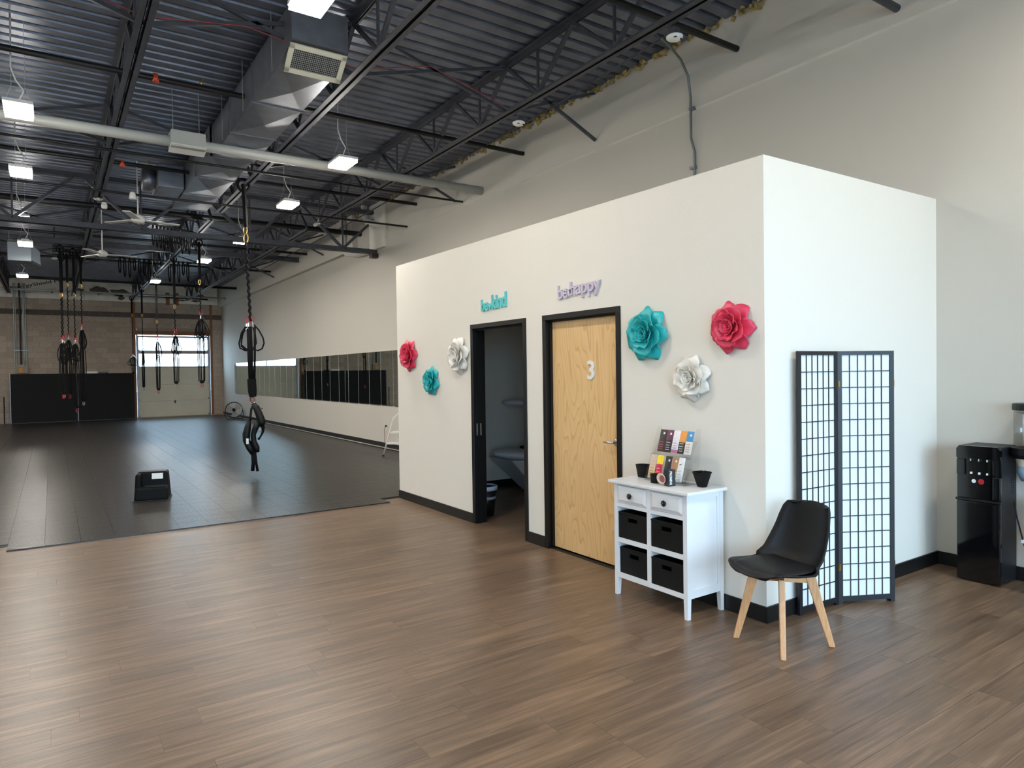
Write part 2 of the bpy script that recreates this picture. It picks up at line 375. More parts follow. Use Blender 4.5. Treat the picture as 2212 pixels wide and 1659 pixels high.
# baseboards
struct(MB().box(-.014, -.001, 0, D3[0], 0, .105).box(-.014, -.001, D3[1], D1[0], 0, .105).box(-.014, -.001, D1[1], LY, 0, .105).build('baseboard_inner', blackv))
struct(B(-.014, WX-.014, -.014, -.001, 0, .105).build('baseboard_side', blackv))
struct(MB().box(WX-.014, WX-.001, FY, 0, 0, .105).box(WX-.014, WX-.001, LY, YB, 0.014, .12).build('baseboard_right', blackv))
struct(MB().box(T, WX-.02, LY-T-.014, LY-T-.001, 0, .105).box(WX-.014, WX-.001, 2.58, LY-T-.02, 0, .105).build('baseboard_rear_side', blackv))
struct(B(WX-.06, WX-.016, 5.7, YB-.2, .013, .02).build('trim_5', mat('caulk', (190, 185, 175), .7)))

# doors in the partition
def door_frame(nm, y0, y1):
    r = bpy.data.objects.new(nm, None); link(r); r.location = (0, (y0+y1)/2, 0); struct(r)
    for a, b_ in ((y0, y0+FR), (y1-FR, y1)):
        MB().box(-.014, T+.014, a, b_, 0, HZ-FR).build('jamb', blackp, r, bevel=.004)
    MB().box(-.014, T+.014, y0, y1, HZ-FR, HZ).build('head', blackp, r, bevel=.004)
    st = MB().box(.03, .058, y0+FR, y0+FR+.016, 0, HZ-FR).box(.03, .058, y1-FR-.016, y1-FR, 0, HZ-FR).box(.03, .058, y0+FR, y1-FR, HZ-FR-.016, HZ-FR)
    st.build('door_stop', blackp, r); return r
d1 = door_frame('door_1', *D1); d1['label'] = 'open black-framed doorway into the dim room'
d3 = door_frame('door_2', *D3); d3['label'] = 'closed maple door numbered 3 in a black frame'
y_l, y_r = D1
MB().box(.02, .085, D1[1]-FR-.0035, D1[1]-FR-.0005, .97, 1.1).build('strike_plate', chrome, d1)['label'] = 'steel strike plate on the black jamb'
MB().box(.045, .063, D1[1]-FR-.0045, D1[1]-FR-.003, 1.02, 1.05).build('latch_hole', blackp, d1)
DX = .06
B(DX, DX+.045, D3[0]+FR+.003, D3[1]-FR-.003, .018, DH-.003).build('door_leaf', maplem, d3, bevel=.002)['label'] = 'pale maple veneer door leaf'
B(.02, T, D3[0]+FR, D3[1]-FR, 0, .006).build('threshold', blackv, d3)
hnd = MB().lathe([(0, 0), (.033, 0), (.033, .008), (.02, .012), (0, .012)], (DX-.001, D3[0]+FR+.075, 1.06), 20, Matrix(((0, 0, -1), (0, 1, 0), (1, 0, 0)))).build('lever_rose', chrome, d3, smooth=True)
hm = MB().cyl((DX-.008, D3[0]+FR+.075, 1.06), (DX-.055, D3[0]+FR+.075, 1.06), .009, 10); hm.tube([(DX-.052, D3[0]+FR+.065, 1.06), (DX-.056, D3[0]+FR+.11, 1.06), (DX-.052, D3[0]+FR+.18, 1.06)], .009, 8)
hm.build('lever', chrome, d3, smooth=True)
t3 = tag(text_mb('3', .09, .165, .012, FACE_MX, (DX-.001, 1.825, 1.585), .022).build('door_number', whitep), 'white numeral 3 fixed to the maple door', 'number')

# back wall of split-face block
bw = struct(MB().box(LX, -1.0, YB, YB+.2, -.12, 4.72).box(1.87, WX, YB, YB+.2, -.12, 4.72).box(-1.0, 1.87, YB, YB+.2, 3.4, 4.72).box(LX, WX, YB+.02, YB+.2, 4.72, DZ+.2).build('wall_back', mat('mortar', (150, 142, 130), .9)), 'grey-brown split-face block wall at the far end')
bs = [mat('block_%s' % n, c, .92, bump=(38, .8), objrand=.10, var=(25, .14)) for n, c in (('tan', (178, 162, 146)), ('dark', (96, 86, 82)))]
BM = [MB().box(0, .398, -.028, 0, 0, .195).mesh('block', m) for m in bs]; BH = [MB().box(0, .195, -.028, 0, 0, .195).mesh('block', m) for m in bs]
rest = MB(); nb = 0
for c in range(23):
    z = c*.2045; k = -17 if c % 2 else -16.5
    dk = 1 if c == 21-1 else 0
    x = WX-.004-.203*(c % 2)
    first = c % 2 == 1
    if first:
        o = bpy.data.objects.new('block', BH[dk]); link(o, bw); o.location = Vector((WX-.2, YB, z))-wloc(bw); nb += 1
    while x > LX+.4:
        xa = x-.402; x -= .4065
        # garage opening
        if z < 3.5 and xa < 1.93 and xa+.4 > -1.06:
            for seg in (((xa, -1.06) if xa < -1.06 else None), ((1.93, xa+.4) if xa+.4 > 1.93 else None)):
                if seg and seg[1]-seg[0] > .05: rest.box(seg[0], seg[1], YB-.028, YB, z, z+.195)
            continue
        behind = (z < 1.6 and -5.0 < xa < -1.5) or xa < -5.9
        if behind or nb >= 300: rest.box(xa, xa+.398, YB-.028, YB, z, z+.195)
        else:
            o = bpy.data.objects.new('block', BM[dk]); link(o, bw); o.location = Vector((xa, YB, z))-wloc(bw); nb += 1
tag(rest.build('block', bs[0], bw), kind='stuff')
# foam boards above the block, with torn facing and print
fb = thing('insulation_boards', (-3, YB, 4.72), 'pale insulation boards with torn facing above the block wall', 'insulation')
for k in range(5):
    x1 = WX-.15-k*2.44; x0 = x1-2.43
    B(max(x0, LX), x1, YB-.03, YB+.015, 4.735, DZ).build('board', foam, fb)
MB().box(LX, WX-.15, YB-.045, YB-.0, 4.715, 4.735).build('ledger', whitep, fb)
def blob(cx, cz, w, h, seed):
    g = random.Random(seed); n = 22; return [(cx+math.cos(2*PI*i/n)*w*g.uniform(.65, 1), cz+math.sin(2*PI*i/n)*h*g.uniform(.55, 1)) for i in range(n)]
for cx, cz, w, h in ((-2.2, 5.12, .38, .2), (-1.5, 5.08, .42, .17), (-1.45, 4.86, .13, .13), (-2.9, 5.1, .25, .1), (1.45, 5.05, .28, .1), (-3.75, 5.0, .06, .1), (.75, 4.86, .22, .04), (1.3, 4.86, .2, .05)):
    MB().prism(blob(cx, cz, w, h, int(cx*100)), 'Y', YB-.034, YB-.0285).build('torn_patch', torn, fb)
ca, sa = math.cos(R(14)), math.sin(R(14)); RT = FACE_MY @ Matrix(((ca, -sa, 0), (sa, ca, 0), (0, 0, 1)))
inkm = mat('print_ink', (38, 36, 40), .7)
text_mb('EnergyShield Pro', 1.75, .16, .002, RT, (-5.0, YB-.031, 4.96), .01).build('print', inkm, fb)
text_mb('EnergyShield Pro', 1.75, .16, .002, RT, (-7.2, YB-.031, 4.86), .01).build('print', inkm, fb)
text_mb('Polyiso insulation board', 1.0, .05, .002, RT, (-4.6, YB-.031, 4.86), .0).build('print', inkm, fb)
# garage door
gd = bpy.data.objects.new('door_3', None); link(gd); gd.location = (.43, YB, 0); struct(gd, 'cream sectional garage door with two rows of windows')
GX0, GX1 = -.93, 1.80; gz = [0, .665, 1.345, 2.03, 2.69, 3.36]; gy = YB+.03
for k in range(3):
    p = MB().box(GX0, GX1, gy, gy+.05, gz[k]+.002, gz[k+1]-.002).build('section', cream, gd, bevel=.006)
B(GX0, GX1, gy+.051, gy+.055, 0, 2.03).build('seam_light_block', cream, gd)  # unseen sheet added to stop daylight leaking through the section seams
for k in (3, 4):
    z0, z1 = gz[k], gz[k+1]; m = MB()
    m.box(GX0, GX1, gy, gy+.05, z0, z0+.07).box(GX0, GX1, gy, gy+.05, z1-.07, z1)
    for xc, w in ((GX0+.03, .03), ((GX0+GX1)/2, .02), (GX1-.03, .03)): m.box(xc-w, xc+w, gy, gy+.05, z0+.07, z1-.07)
    s_ = m.build('window_section', mat('aluminium_frame', (150, 140, 140), .4, .5) if k == 3 else MATS['aluminium_frame'], gd)
    for a, b_ in ((GX0+.06, (GX0+GX1)/2-.02), ((GX0+GX1)/2+.02, GX1-.06)): B(a, b_, gy+.02, gy+.026, z0+.07, z1-.07).build('pane', glass, s_)
for x0, x1 in ((GX0-.03, GX0+.035), (GX1-.035, GX1+.03)): B(x0, x1, gy-.045, gy-.01, 0.02, 3.7 if x0 > 0 else 4.75).build('track', galv, gd)
for sx in (GX0+.06, GX1-.06):
    for z in gz[:5]: MB().box(sx-.03, sx+.03, gy-.02, gy, z+.02, z+.1).build('hinge', galv, gd)
MB().lathe([(0, 0), (.05, .0), (.03, .02), (0, .02)], ((GX0+GX1)/2, gy, .62), 4, Matrix(((1, 0, 0), (0, 0, -1), (0, 1, 0))), 1, 1.6).build('door_handle', steel, gd)
for a, b_, z1 in ((GX0-.16, GX0-.04, 4.72), (GX1+.035, GX1+.13, 4.72)): B(a, b_, YB-.06, YB-.005, 0, z1).build('jamb', woodp, gd)
B(GX0-.04, GX1+.035, YB-.06, YB-.005, 3.4, 3.56).build('head', woodp, gd)
for xa in (.16, .5): tag(B(xa, xa+.14, YB-.075, YB-.035, 4.65, 5.15).build('lumber_block', woodp), 'short brown lumber post above the garage door, %s one' % ('left' if xa < .3 else 'right'), 'lumber')
tag(MB().cyl((-.9, YB-.2, 4.97), (1.75, YB-.2, 4.93), .03, 8).build('torsion_shaft', pipeblk), 'black torsion shaft above the garage door', 'shaft')
struct(MB().box(-1.6, WX, YB-.3, YB-.06, -.004, .03).build('trim_6', mat('sill_wood', (170, 158, 135), .7)))
struct(B(-7.3, -6.3, YB-.045, YB-.03, 0, 2.2).build('door_4', mat('grey_door', (120, 122, 122), .5)))

# ceiling: corrugated steel deck in sheets
ce = struct(B(LX, WX+.2, FY-.2, YB+.2, DZ+.075, DZ+.17).build('ceiling', steel))
prof = []; DP = .6096; p6 = DP/3
for k in range(3):
    y = k*p6; prof += [(y, .065), (y+.038, .065), (y+.058, 0), (y+.183, 0)]
prof.append((DP, .065))
dm = MB(); n = len(prof)
dm.add([(LX, a, b) for a, b in prof]+[(WX, a, b) for a, b in prof], [(i, i+1, n+i+1, n+i) for i in range(n-1)])
dmesh = dm.mesh('deck_sheet', deckm); y = FY
while y < YB:
    o = bpy.data.objects.new('deck_sheet', dmesh); link(o, ce); o.location = Vector((0, y, DZ))-wloc(ce); y += DP
# yellow fluff at the wall head
fz = MB(); g = random.Random(3); y = .5
while y < 14:
    for q in range(3):
        c = Vector((WX-g.uniform(.0, .07), y+g.uniform(-.05, .05), DZ-g.uniform(.0, .06))); s = g.uniform(.02, .05)
        fz.obox(c, (s, s*g.uniform(.8, 1.8), s*g.uniform(.6, 2.2)), Euler((g.uniform(0, 3), g.uniform(0, 3), 0)).to_matrix())
    y += g.uniform(.1, .24)
tag(fz.build('insulation_tufts', fluff), 'yellow insulation fluff poking out along the top of the grey wall', 'insulation', kind='stuff')

# ================================================================ STEEL FRAMING
JX = [-7.04, -5.06, -3.08, -1.08, .88]; GY = 11.73
jn = {-7.04: 'beyond the left edge', -5.06: 'left of the frame', -3.08: 'passing over the left lamps', -1.08: 'holding the nearest bungee set', .88: 'nearest the grey wall'}
def joist(x, y0, y1, bay):
    t = thing('steel_joist', (x, y0, 4.82), 'dark open-web steel joist %s, %s bay' % ({-3.08: 'above the left row of lamps', -1.08: 'just right of the duct', .88: 'nearest the grey wall'}.get(x, 'out at the left side'), bay), 'joist', 'open-web roof joists')
    zb, zt = 4.82, DZ-.03
    for nm, z in (('bottom_chord', zb), ('top_chord', zt)):
        m = MB(); s = 1 if z == zb else -1; ya, yb = (y0+.35, y1-.3) if z == zb else (y0, y1)
        for d in (-1, 1):
            m.box(min(x+d*.01, x+d*.07), max(x+d*.01, x+d*.07), ya, yb, min(z, z+s*.008), max(z, z+s*.008))
            m.box(min(x+d*.01, x+d*.017), max(x+d*.01, x+d*.017), ya, yb, min(z, z+s*.06), max(z, z+s*.06))
        m.build(nm, joistm, t)
    P = 1.22; n = int((y1-y0-.7)/P); P = (y1-y0-.7)/n; yy = y0+.35
    for k in range(n):
        a = yy+k*P
        MB().bar((x, a, zb+.04), (x, a+P/2, zt-.03), .045, .035).build('web', joistm, t); MB().bar((x, a+P/2, zt-.03), (x, a+P, zb+.04), .045, .035).build('web', joistm, t)
        MB().bar((x, a+P, zb+.04), (x, a+P, zt-.03), .025, .025).build('web', joistm, t)
    return t
for x in JX[1:]:
    joist(x, -.6, GY-.05, 'near'); joist(x, GY+.05, YB-.1, 'far')
def girder(y, label):
    t = thing('steel_girder', (-3, y, 4.36), label, 'girder', 'roof girders')
    MB().box(LX, WX-.005, y-.075, y-.012, 4.36, 4.372).box(LX, WX-.005, y-.022, y-.012, 4.36, 4.46).box(LX, WX-.005, y+.012, y+.075, 4.36, 4.372).box(LX, WX-.005, y+.012, y+.022, 4.36, 4.46).build('bottom_chord', joistm, t)
    MB().box(LX, WX-.005, y-.07, y-.01, 5.24, 5.32).box(LX, WX-.005, y+.01, y+.07, 5.24, 5.32).build('top_chord', joistm, t)
    x = 1.52
    while x > LX+1.2:
        MB().bar((x, y, 4.42), (x-.9, y, 5.26), .07, .05).build('web', joistm, t); MB().bar((x, y, 4.42), (min(x+.9, WX-.05), y, 5.26 if x < 1.4 else 5.15), .07, .05).build('web', joistm, t)
        MB().bar((x, y, 4.42), (x, y, 5.26), .03, .03).build('web', joistm, t); x -= 1.95
    B(WX-.16, WX-.005, y-.08, y+.08, 4.27, 4.36).build('bearing_plate', mat('rust_plate', (58, 34, 34), .6) if y < 15 else MATS['rust_plate'], t)
girder(GY, 'dark steel girder crossing the room in front of the hanging bands'); 
tag(MB().box(LX, WX-.005, 17.08, 17.2, 4.93, 4.945).box(LX, WX-.005, 17.08, 17.2, 5.05, 5.065).box(LX, WX-.005, 17.13, 17.145, 4.93, 5.065).build('steel_beam', joistm), 'shallow dark beam running to the grey wall beyond the main girder', 'beam')
# cross bridging
for y, where in ((4.26, 'over the near lamps'), (8.1, 'behind the grey round duct'), (15.0, 'in the middle bay'), (19.8, 'in the far part of the hall')):
    t = thing('cross_bridging', (-2, y, 4.85), 'thin dark angle bridging between the joists %s' % where, 'bridging', 'joist bridging')
    xs = JX[1:]+[WX-.01]
    for a, b_ in zip(xs[:-1], xs[1:]):
        MB().bar((a, y, 4.86), (b_, y, DZ-.06), .035, .035).build('brace', joistm, t); MB().bar((a, y, DZ-.06), (b_, y, 4.86 if b_ < 2 else 4.77), .035, .035).build('brace', joistm, t)
for (pts, lb) in (([(-4.9, 4.2, 5.36), (-4.0, 4.2, 5.1), (-3.08, 4.2, 4.9), (-2.2, 4.2, 5.05), (-1.08, 4.2, 4.9), (-.2, 4.2, 5.14), (.8, 4.2, 4.9)], 'red wire clipped along the bridging over the near lamps'),
                  ([(-2.3, 8.05, 5.0), (-1.7, 8.05, 4.86), (-1.1, 8.05, 4.95)], 'red wire drooping under the metal duct')):
    tag(MB().tube(pts, .0055, 5).build('red_wire', redwire), lb, 'wire')

# ================================================================ PIPES
def pipe(name, y, z, r, m, label, x0=LX, x1=WX-.003, tilt=0):
    o = MB().cyl((x0, y, z+tilt), (x1, y, z), r, 10).build(name, m, smooth=True); return tag(o, label, 'pipe')
pipe('sprinkler_pipe', 1.97, 5.08, .033, pipeblk, 'black sprinkler pipe meeting the grey wall by the conduit')
pipe('sprinkler_pipe', 5.955, 5.05, .033, pipeblk, 'black sprinkler pipe just before the grey round duct')
pipe('sprinkler_pipe', 9.70, 5.06, .033, pipeblk, 'black sprinkler pipe ending just above the white flue pipe')
pipe('sprinkler_pipe', 12.67, 4.98, .06, pipeblk, 'thick black sprinkler main behind the first girder')
pipe('sprinkler_pipe', 16.4, 5.06, .033, pipeblk, 'thin black sprinkler pipe behind the shallow beam')
pipe('sprinkler_pipe', 20.2, 5.06, .033, pipeblk, 'black sprinkler pipe in the far third of the hall')
pipe('sprinkler_pipe', 25.2, 5.06, .05, pipeblk, 'thick black sprinkler pipe near the insulation boards')
pipe('grey_conduit', 7.85, 4.71, .018, pipeblk, 'thin dark conduit running to the wall below the grey round duct')
pipe('grey_conduit', 10.14, 4.69, .02, pipeblk, 'thin dark conduit crossing in front of the white flue pipe')
pipe('round_duct', 7.2, 4.758, .068, mat('duct_grey', (166, 168, 164), .45), 'long pale grey round duct crossing the whole room', tilt=-.01)
pipe('grey_conduit', .31, 4.77, .035, mat('slate_pipe', (62, 64, 76), .45), 'slate grey pipe stub on the wall at the top of the picture')
pipe('far_rail', 27.2, 4.86, .04, greyc, 'grey rail below the insulation boards')
for x, y, lb in ((-3.0, 5.955, 'orange sprinkler head on the second pipe beside the left joist'), (-3.05, 9.70, 'orange sprinkler fitting further down the left joist')):
    tag(MB().lathe([(0, 0), (.035, .005), (.04, .05), (.03, .1), (0, .11)], (x+.22, y, 5.0), 12).build('fire_sprinkler', mat('orange_cap', (200, 70, 40), .4) if 'orange_cap' not in MATS else MATS['orange_cap'], smooth=True), lb, 'sprinkler')
for x, y, lb in ((-2.3, 5.955, 'small brass sprinkler on the second pipe'), (-2.45, 9.7, 'small brass sprinkler on the third pipe')):
    tag(MB().lathe([(0, 0), (.012, 0), (.02, .03), (.008, .05), (.022, .08), (0, .085)], (x, y, 5.08), 8).build('fire_sprinkler', gold, smooth=True), lb, 'sprinkler')
# junction box on the round duct
jb = thing('duct_box', (-2.27, 7.2, 4.62), 'pale grey metal box on the round duct, hung on two rods', 'box')
MB().box(-2.48, -2.06, 7.07, 7.33, 4.665, 4.88).build('body', MATS['duct_grey'], jb, bevel=.008)
MB().add([(-2.49, 7.05, 4.69), (-2.05, 7.05, 4.69), (-2.05, 7.3, 4.64), (-2.49, 7.3, 4.64)], [(0, 1, 2, 3)]).build('cover', whitep, jb, solid=.006)
for x in (-2.44, -2.12): MB().cyl((x, 7.2, 4.9), (x, 7.2, DZ), .004, 5).build('rod', greyc, jb)
# rectangular duct
du = thing('metal_duct', (-1.55, 7.9, 4.8), 'galvanized rectangular duct with creased panels and an end grille', 'duct')
ZB, ZT = 4.85, 5.3
def duct_panel(x0, x1, y0, y1):
    m = MB(); n = max(1, round((y1-y0)/1.25)); st = (y1-y0)/n
    for k in range(n):
        a, b_ = y0+k*st, y0+(k+1)*st; c = ((x0+x1)/2, (a+b_)/2, ZB-.035)
        MB().add([(x0, a, ZB), (x1, a, ZB), (x1, b_, ZB), (x0, b_, ZB), c], [(0, 1, 4), (1, 2, 4), (2, 3, 4), (3, 0, 4)]).build('bottom_panel', galv, du)
        MB().box(x0-.012, x1+.012, b_-.012, b_+.012, ZB-.012, ZB).build('seam', galv, du)
        MB().box(x0-.012, x0-.001, b_-.012, b_+.012, ZB, ZT).build('seam', galv, du)
    s = MB(); s.add([(x0, y0, ZB), (x0, y1, ZB), (x0, y1, ZT), (x0, y0, ZT)], [(0, 1, 2, 3)]).add([(x1, y0, ZB), (x1, y1, ZB), (x1, y1, ZT), (x1, y0, ZT)], [(0, 1, 2, 3)]).add([(x0, y0, ZT), (x1, y0, ZT), (x1, y1, ZT), (x0, y1, ZT)], [(0, 1, 2, 3)])
    s.add([(x0, y1, ZB), (x1, y1, ZB), (x1, y1, ZT), (x0, y1, ZT)], [(0, 1, 2, 3)]).build('shell', galv, du)
duct_panel(-1.82, -1.25, 4.38, 7.9); duct_panel(-1.86, -1.28, 7.9, 11.5)
xa, xb = -1.82, -1.25; yf = 3.98
MB().add([(xa, 4.38, ZB), (xa, 4.38, ZT), (xa, yf, ZT), (xa, yf, 4.95), (xb, 4.38, ZB), (xb, 4.38, ZT), (xb, yf, ZT), (xb, yf, 4.95)], [(0, 1, 2, 3), (7, 6, 5, 4), (1, 5, 6, 2), (0, 4, 7, 3), (2, 6, 7, 3)]).build('end_cap', galv, du)
# end grille: frame and wires, facing down the room at 45 degrees
gu = Vector((1, 0, 0)); gv = Vector((0, .80, -.60)).normalized(); gn = gu.cross(gv); gc = Vector((-1.54, 4.13, 4.82)); GM = Matrix((gu, gv, gn)).transposed()
gf = MB()
for su in (-1, 1): gf.obox(gc+gu*su*.265, (.05, .30, .02), GM)
for sv in (-1, 1): gf.obox(gc+gv*sv*.13, (.58, .05, .02), GM)
gfo = gf.build('grille_frame', mat('cream_frame', (214, 210, 190), .45), du)
gw = MB()
for k in range(27): gw.obox(gc+gu*(-.24+k*.0185), (.004, .22, .004), GM)
for k in range(11): gw.obox(gc+gv*(-.1+k*.02), (.49, .004, .006), GM)
tag(gw.build('grille_wire', greyc, gfo), kind='stuff'); MB().obox(gc+gn*.03, (.54, .28, .004), GM).build('grille_back', blackp, gfo)
# side branch with elbow to the left
sb = MB(); sb.box(-2.28, -1.87, 10.1, 10.9, ZB+.02, ZT-.03).build('branch', galv, du, bevel=.02)
MB().lathe([(.2, 0), (.2, .2)], (-2.28, 10.5, 5.06), 20, Matrix(((0, 0, -1), (0, 1, 0), (1, 0, 0)))).build('branch_elbow', galv, du, smooth=True)
for y in (4.6, 5.9, 7.1): MB().cyl((-1.85, y, ZB), (-1.85, y, DZ), .004, 5).build('rod', greyc, du)
# conduit on the wall, near detector
cdm = mat('steel_conduit', (105, 112, 112), .35, .6)
cp = thing('wall_conduit', (2.29, 2.55, 3.8), 'bent steel conduit dropping down the grey wall behind the partition', 'conduit')
MB().tube([(1.35, 2.15, 5.02), (1.75, 2.4, 5.14), (2.05, 2.52, 5.12), (2.22, 2.56, 4.98), (2.27, 2.57, 4.75), (2.27, 2.57, 4.3), (2.30, 2.55, 4.15), (2.30, 2.54, 3.0)], .014, 8).build('tube', cdm, cp, smooth=True)
for z in (4.62, 3.95): MB().box(2.27, 2.32, 2.53, 2.6, z, z+.03).build('clip', galv, cp)
tag(MB().tube([(1.45, 2.0, 5.08), (1.58, 4.3, 5.06), (1.7, 8.5, 5.06), (1.75, 13, 5.02), (1.75, 20, 5.02)], .012, 6).build('brace_rod', joistm), 'thin dark rod running along beside the joist nearest the grey wall', 'rod')
# smoke detectors
def detector(x, y, z, label, s=1):
    t = thing('smoke_detector', (x, y, z), label, 'detector', 'smoke detectors')
    MB().lathe([(0, 0), (.05, .003), (.075, .02), (.078, .035), (.06, .045), (0, .05)], (x, y, z), 20).build('cover', whitep, t, smooth=True)
    MB().box(x-.035, x+.035, y-.035, y+.035, z+.05, z+.11).build('mounting_box', steel, t)
    for d in (-1, 1): MB().box(x+d*.035-.012, x+d*.035+.012, y-.055, y-.03, z+.0035, z+.009).build('marking', inkm, t)
detector(1.0, 1.65, 4.70, 'round white smoke detector closest to the camera, by the bent conduit'); detector(.98, 4.15, 4.68, 'round white smoke detector second along the joist by the wall'); detector(-3.08, 11.35, 4.80, 'round white smoke detector at the end of the left joist'); detector(-3.70, 18.6, 4.75, 'tiny white smoke detector above the left bungee cluster')
bgw = MB().lathe([(0, 0), (.04, .01), (.05, .06), (.035, .12), (0, .13)], (-3.0, 11.2, 4.62), 8); tag(bgw.build('wrapped_fitting', whitep), 'white wrapped fitting hanging below the left joist detector', 'fitting')
# PVC flues by the wall
fp = thing('flue_pipe', (2.15, 11.8, 4.9), 'white flue pipe bending into the boxed chase', 'pipe')
MB().tube([(2.12, 11.95, DZ+.02), (2.12, 11.95, 5.25), (2.14, 11.85, 5.1), (2.2, 11.6, 5.0), (2.27, 11.45, 4.97)], .075, 14).build('elbow_pipe', pvc, fp, smooth=True)
struct(B(WX-.09, WX-.001, 11.2, 11.95, 4.45, DZ).build('trim_7', wallp), 'boxed white chase on the grey wall')
f2 = thing('flue_pipe', (2.2, 13.2, 4.5), 'white flue pipe with low elbow behind the girder end', 'pipe')
MB().tube([(2.12, 13.3, DZ), (2.12, 13.3, 4.75), (2.14, 13.15, 4.58), (2.2, 12.7, 4.5), (2.22, 12.0, 4.46)], .075, 14).build('elbow_pipe', pvc, f2, smooth=True)
tag(MB().lathe([(0, 0), (.03, .0), (.035, .05), (.02, .09), (.05, .13), (0, .16)], (0.75, 11.3, 4.76), 10, Euler((0, R(55), 0)).to_matrix()).cyl((.85, 11.3, 4.82), (.85, 11.3, 4.9), .012, 6).build('flood_lamp_head', pvc), 'small beige double lamp head near the girder', 'fixture')

# ================================================================ LAMPS
def lamp(x, y, z, label, zc=5.02):
    t = thing('high_bay_light', (x, y, z), label, 'lamp', 'hanging LED high-bay lights')
    sx, sy = .132, .225
    MB().box(x-sx, x+sx, y-sy, y+sy, z+.012, z+.05).build('housing', whitep, t, bevel=.006)
    B(x-sx+.008, x+sx-.008, y-sy+.008, y+sy-.008, z-.02, z+.0119).build('lens', lensm, t)
    B(x-.07, x+.07, y-.07, y+.07, z+.05, z+.1).build('driver', whitep, t)
    for s in (-1, 1):
        MB().tube([(x+s*.13, y, z+.05), (x+s*.06, y, z+.25), (x+s*.06, y, DZ+.02)], .0035, 4).build('chain', greyc, t)
    MB().tube([(x, y, z+.1), (x+.05, y+.01, z+.22), (x-.02, y, z+.32), (x-.06, y, z+.45), (x-.05, y, DZ+.02)], .008, 6).build('cord', whitep, t, smooth=True)
ll = [(-4.06, 6.18, 'left row, first lamp nearest the camera'), (-4.12, 8.82, 'left row, second lamp'), (-4.22, 12.2, 'left row, third lamp, half hidden by the girder'), (-4.23, 14.9, 'left row, fourth lamp'), (-4.44, 20.4, 'left row, last lamp above the grey pipes'),
      (-2.13, 2.38, 'lamp cut by the top edge above the duct grille'), (-.52, 6.16, 'right row, first lamp, in front of the pale round duct'), (-.5, 8.8, 'right row, second lamp'), (-.44, 12.4, 'right row, third lamp, behind the bungee rope'), (-.66, 15.4, 'right row, fourth lamp over the bungee sets'), (-1.22, 20.0, 'right row, last lamp above the garage door')]
for x, y, lb in ll: lamp(x, y, 4.5, 'glowing LED high-bay light, '+lb)
for x, y, lb in ((-6.2, 2.4, 'at the far left over the reception'), (-6.2, -1.8, 'behind the camera to the left'), (-2.13, -1.8, 'right behind the camera'), (1.1, -2.3, 'over the sitting corner, above the picture'), (-7.6, 6.2, 'added unseen at far left to brighten the hall, first'), (-7.6, 12.2, 'added unseen at far left to brighten the hall, second'), (-7.6, 18.2, 'added unseen at far left to brighten the hall, third'), (-7.6, 24.2, 'added unseen at far left to brighten the hall, last')): lamp(x, y, 4.5, 'glowing LED high-bay light '+lb)  # the far-left four are unseen, added to brighten the far end of the hall

# ceiling fans, pendant, unit heater
def cfan(x, y, z, label, a0):
    t = thing('ceiling_fan', (x, y, z), label, 'fan', 'white ceiling fans')
    MB().lathe([(0, 0), (.08, .005), (.11, .04), (.1, .1), (.05, .14), (0, .15)], (x, y, z), 18).build('motor', whitep, t, smooth=True)
    MB().cyl((x, y, z+.14), (x, y, DZ), .012, 6).build('downrod', whitep, t)
    for k in range(3):
        a = a0+k*2*PI/3; d = Vector((math.cos(a), math.sin(a), 0)); MB().bar(Vector((x, y, z+.05))+d*.08, Vector((x, y, z+.05))+d*.68, .12, .012).build('blade', whitep, t)
cfan(-2.51, 10.9, 4.38, 'white three-blade ceiling fan just in front of the girder', R(10)); cfan(-2.84, 14.9, 4.35, 'white three-blade ceiling fan beyond the girder', R(0))
tag(MB().lathe([(.055, 0), (.04, .1), (.02, .12), (0, .12)], (-2.66, 10.1, 4.6), 14).build('bell_canopy', whitep, solid=.004), 'small white bell-shaped fitting hanging near the ceiling fan', 'fixture')
uh = thing('unit_heater', (-4.35, 16.6, 4.3), 'grey sheet-metal unit heater hanging at the left', 'heater')
MB().box(-4.6, -4.15, 16.4, 16.9, 4.35, 4.78).build('body', mat('heater_grey', (110, 118, 128), .4, .3), uh, bevel=.01)
MB().add([(-4.15, 16.42, 4.38), (-4.15, 16.88, 4.38), (-4.15, 16.88, 4.74), (-4.15, 16.42, 4.74), (-3.98, 16.45, 4.3), (-3.98, 16.85, 4.3), (-4.0, 16.85, 4.6), (-4.0, 16.45, 4.6)], [(0, 1, 5, 4), (3, 2, 6, 7), (0, 4, 7, 3), (1, 5, 6, 2)]).build('hood', MATS['heater_grey'], uh, solid=.006)
for dx in (-.2, .15): MB().cyl((-4.37+dx, 16.6, 4.78), (-4.37+dx, 16.6, DZ), .006, 5).build('rod', greyc, uh)

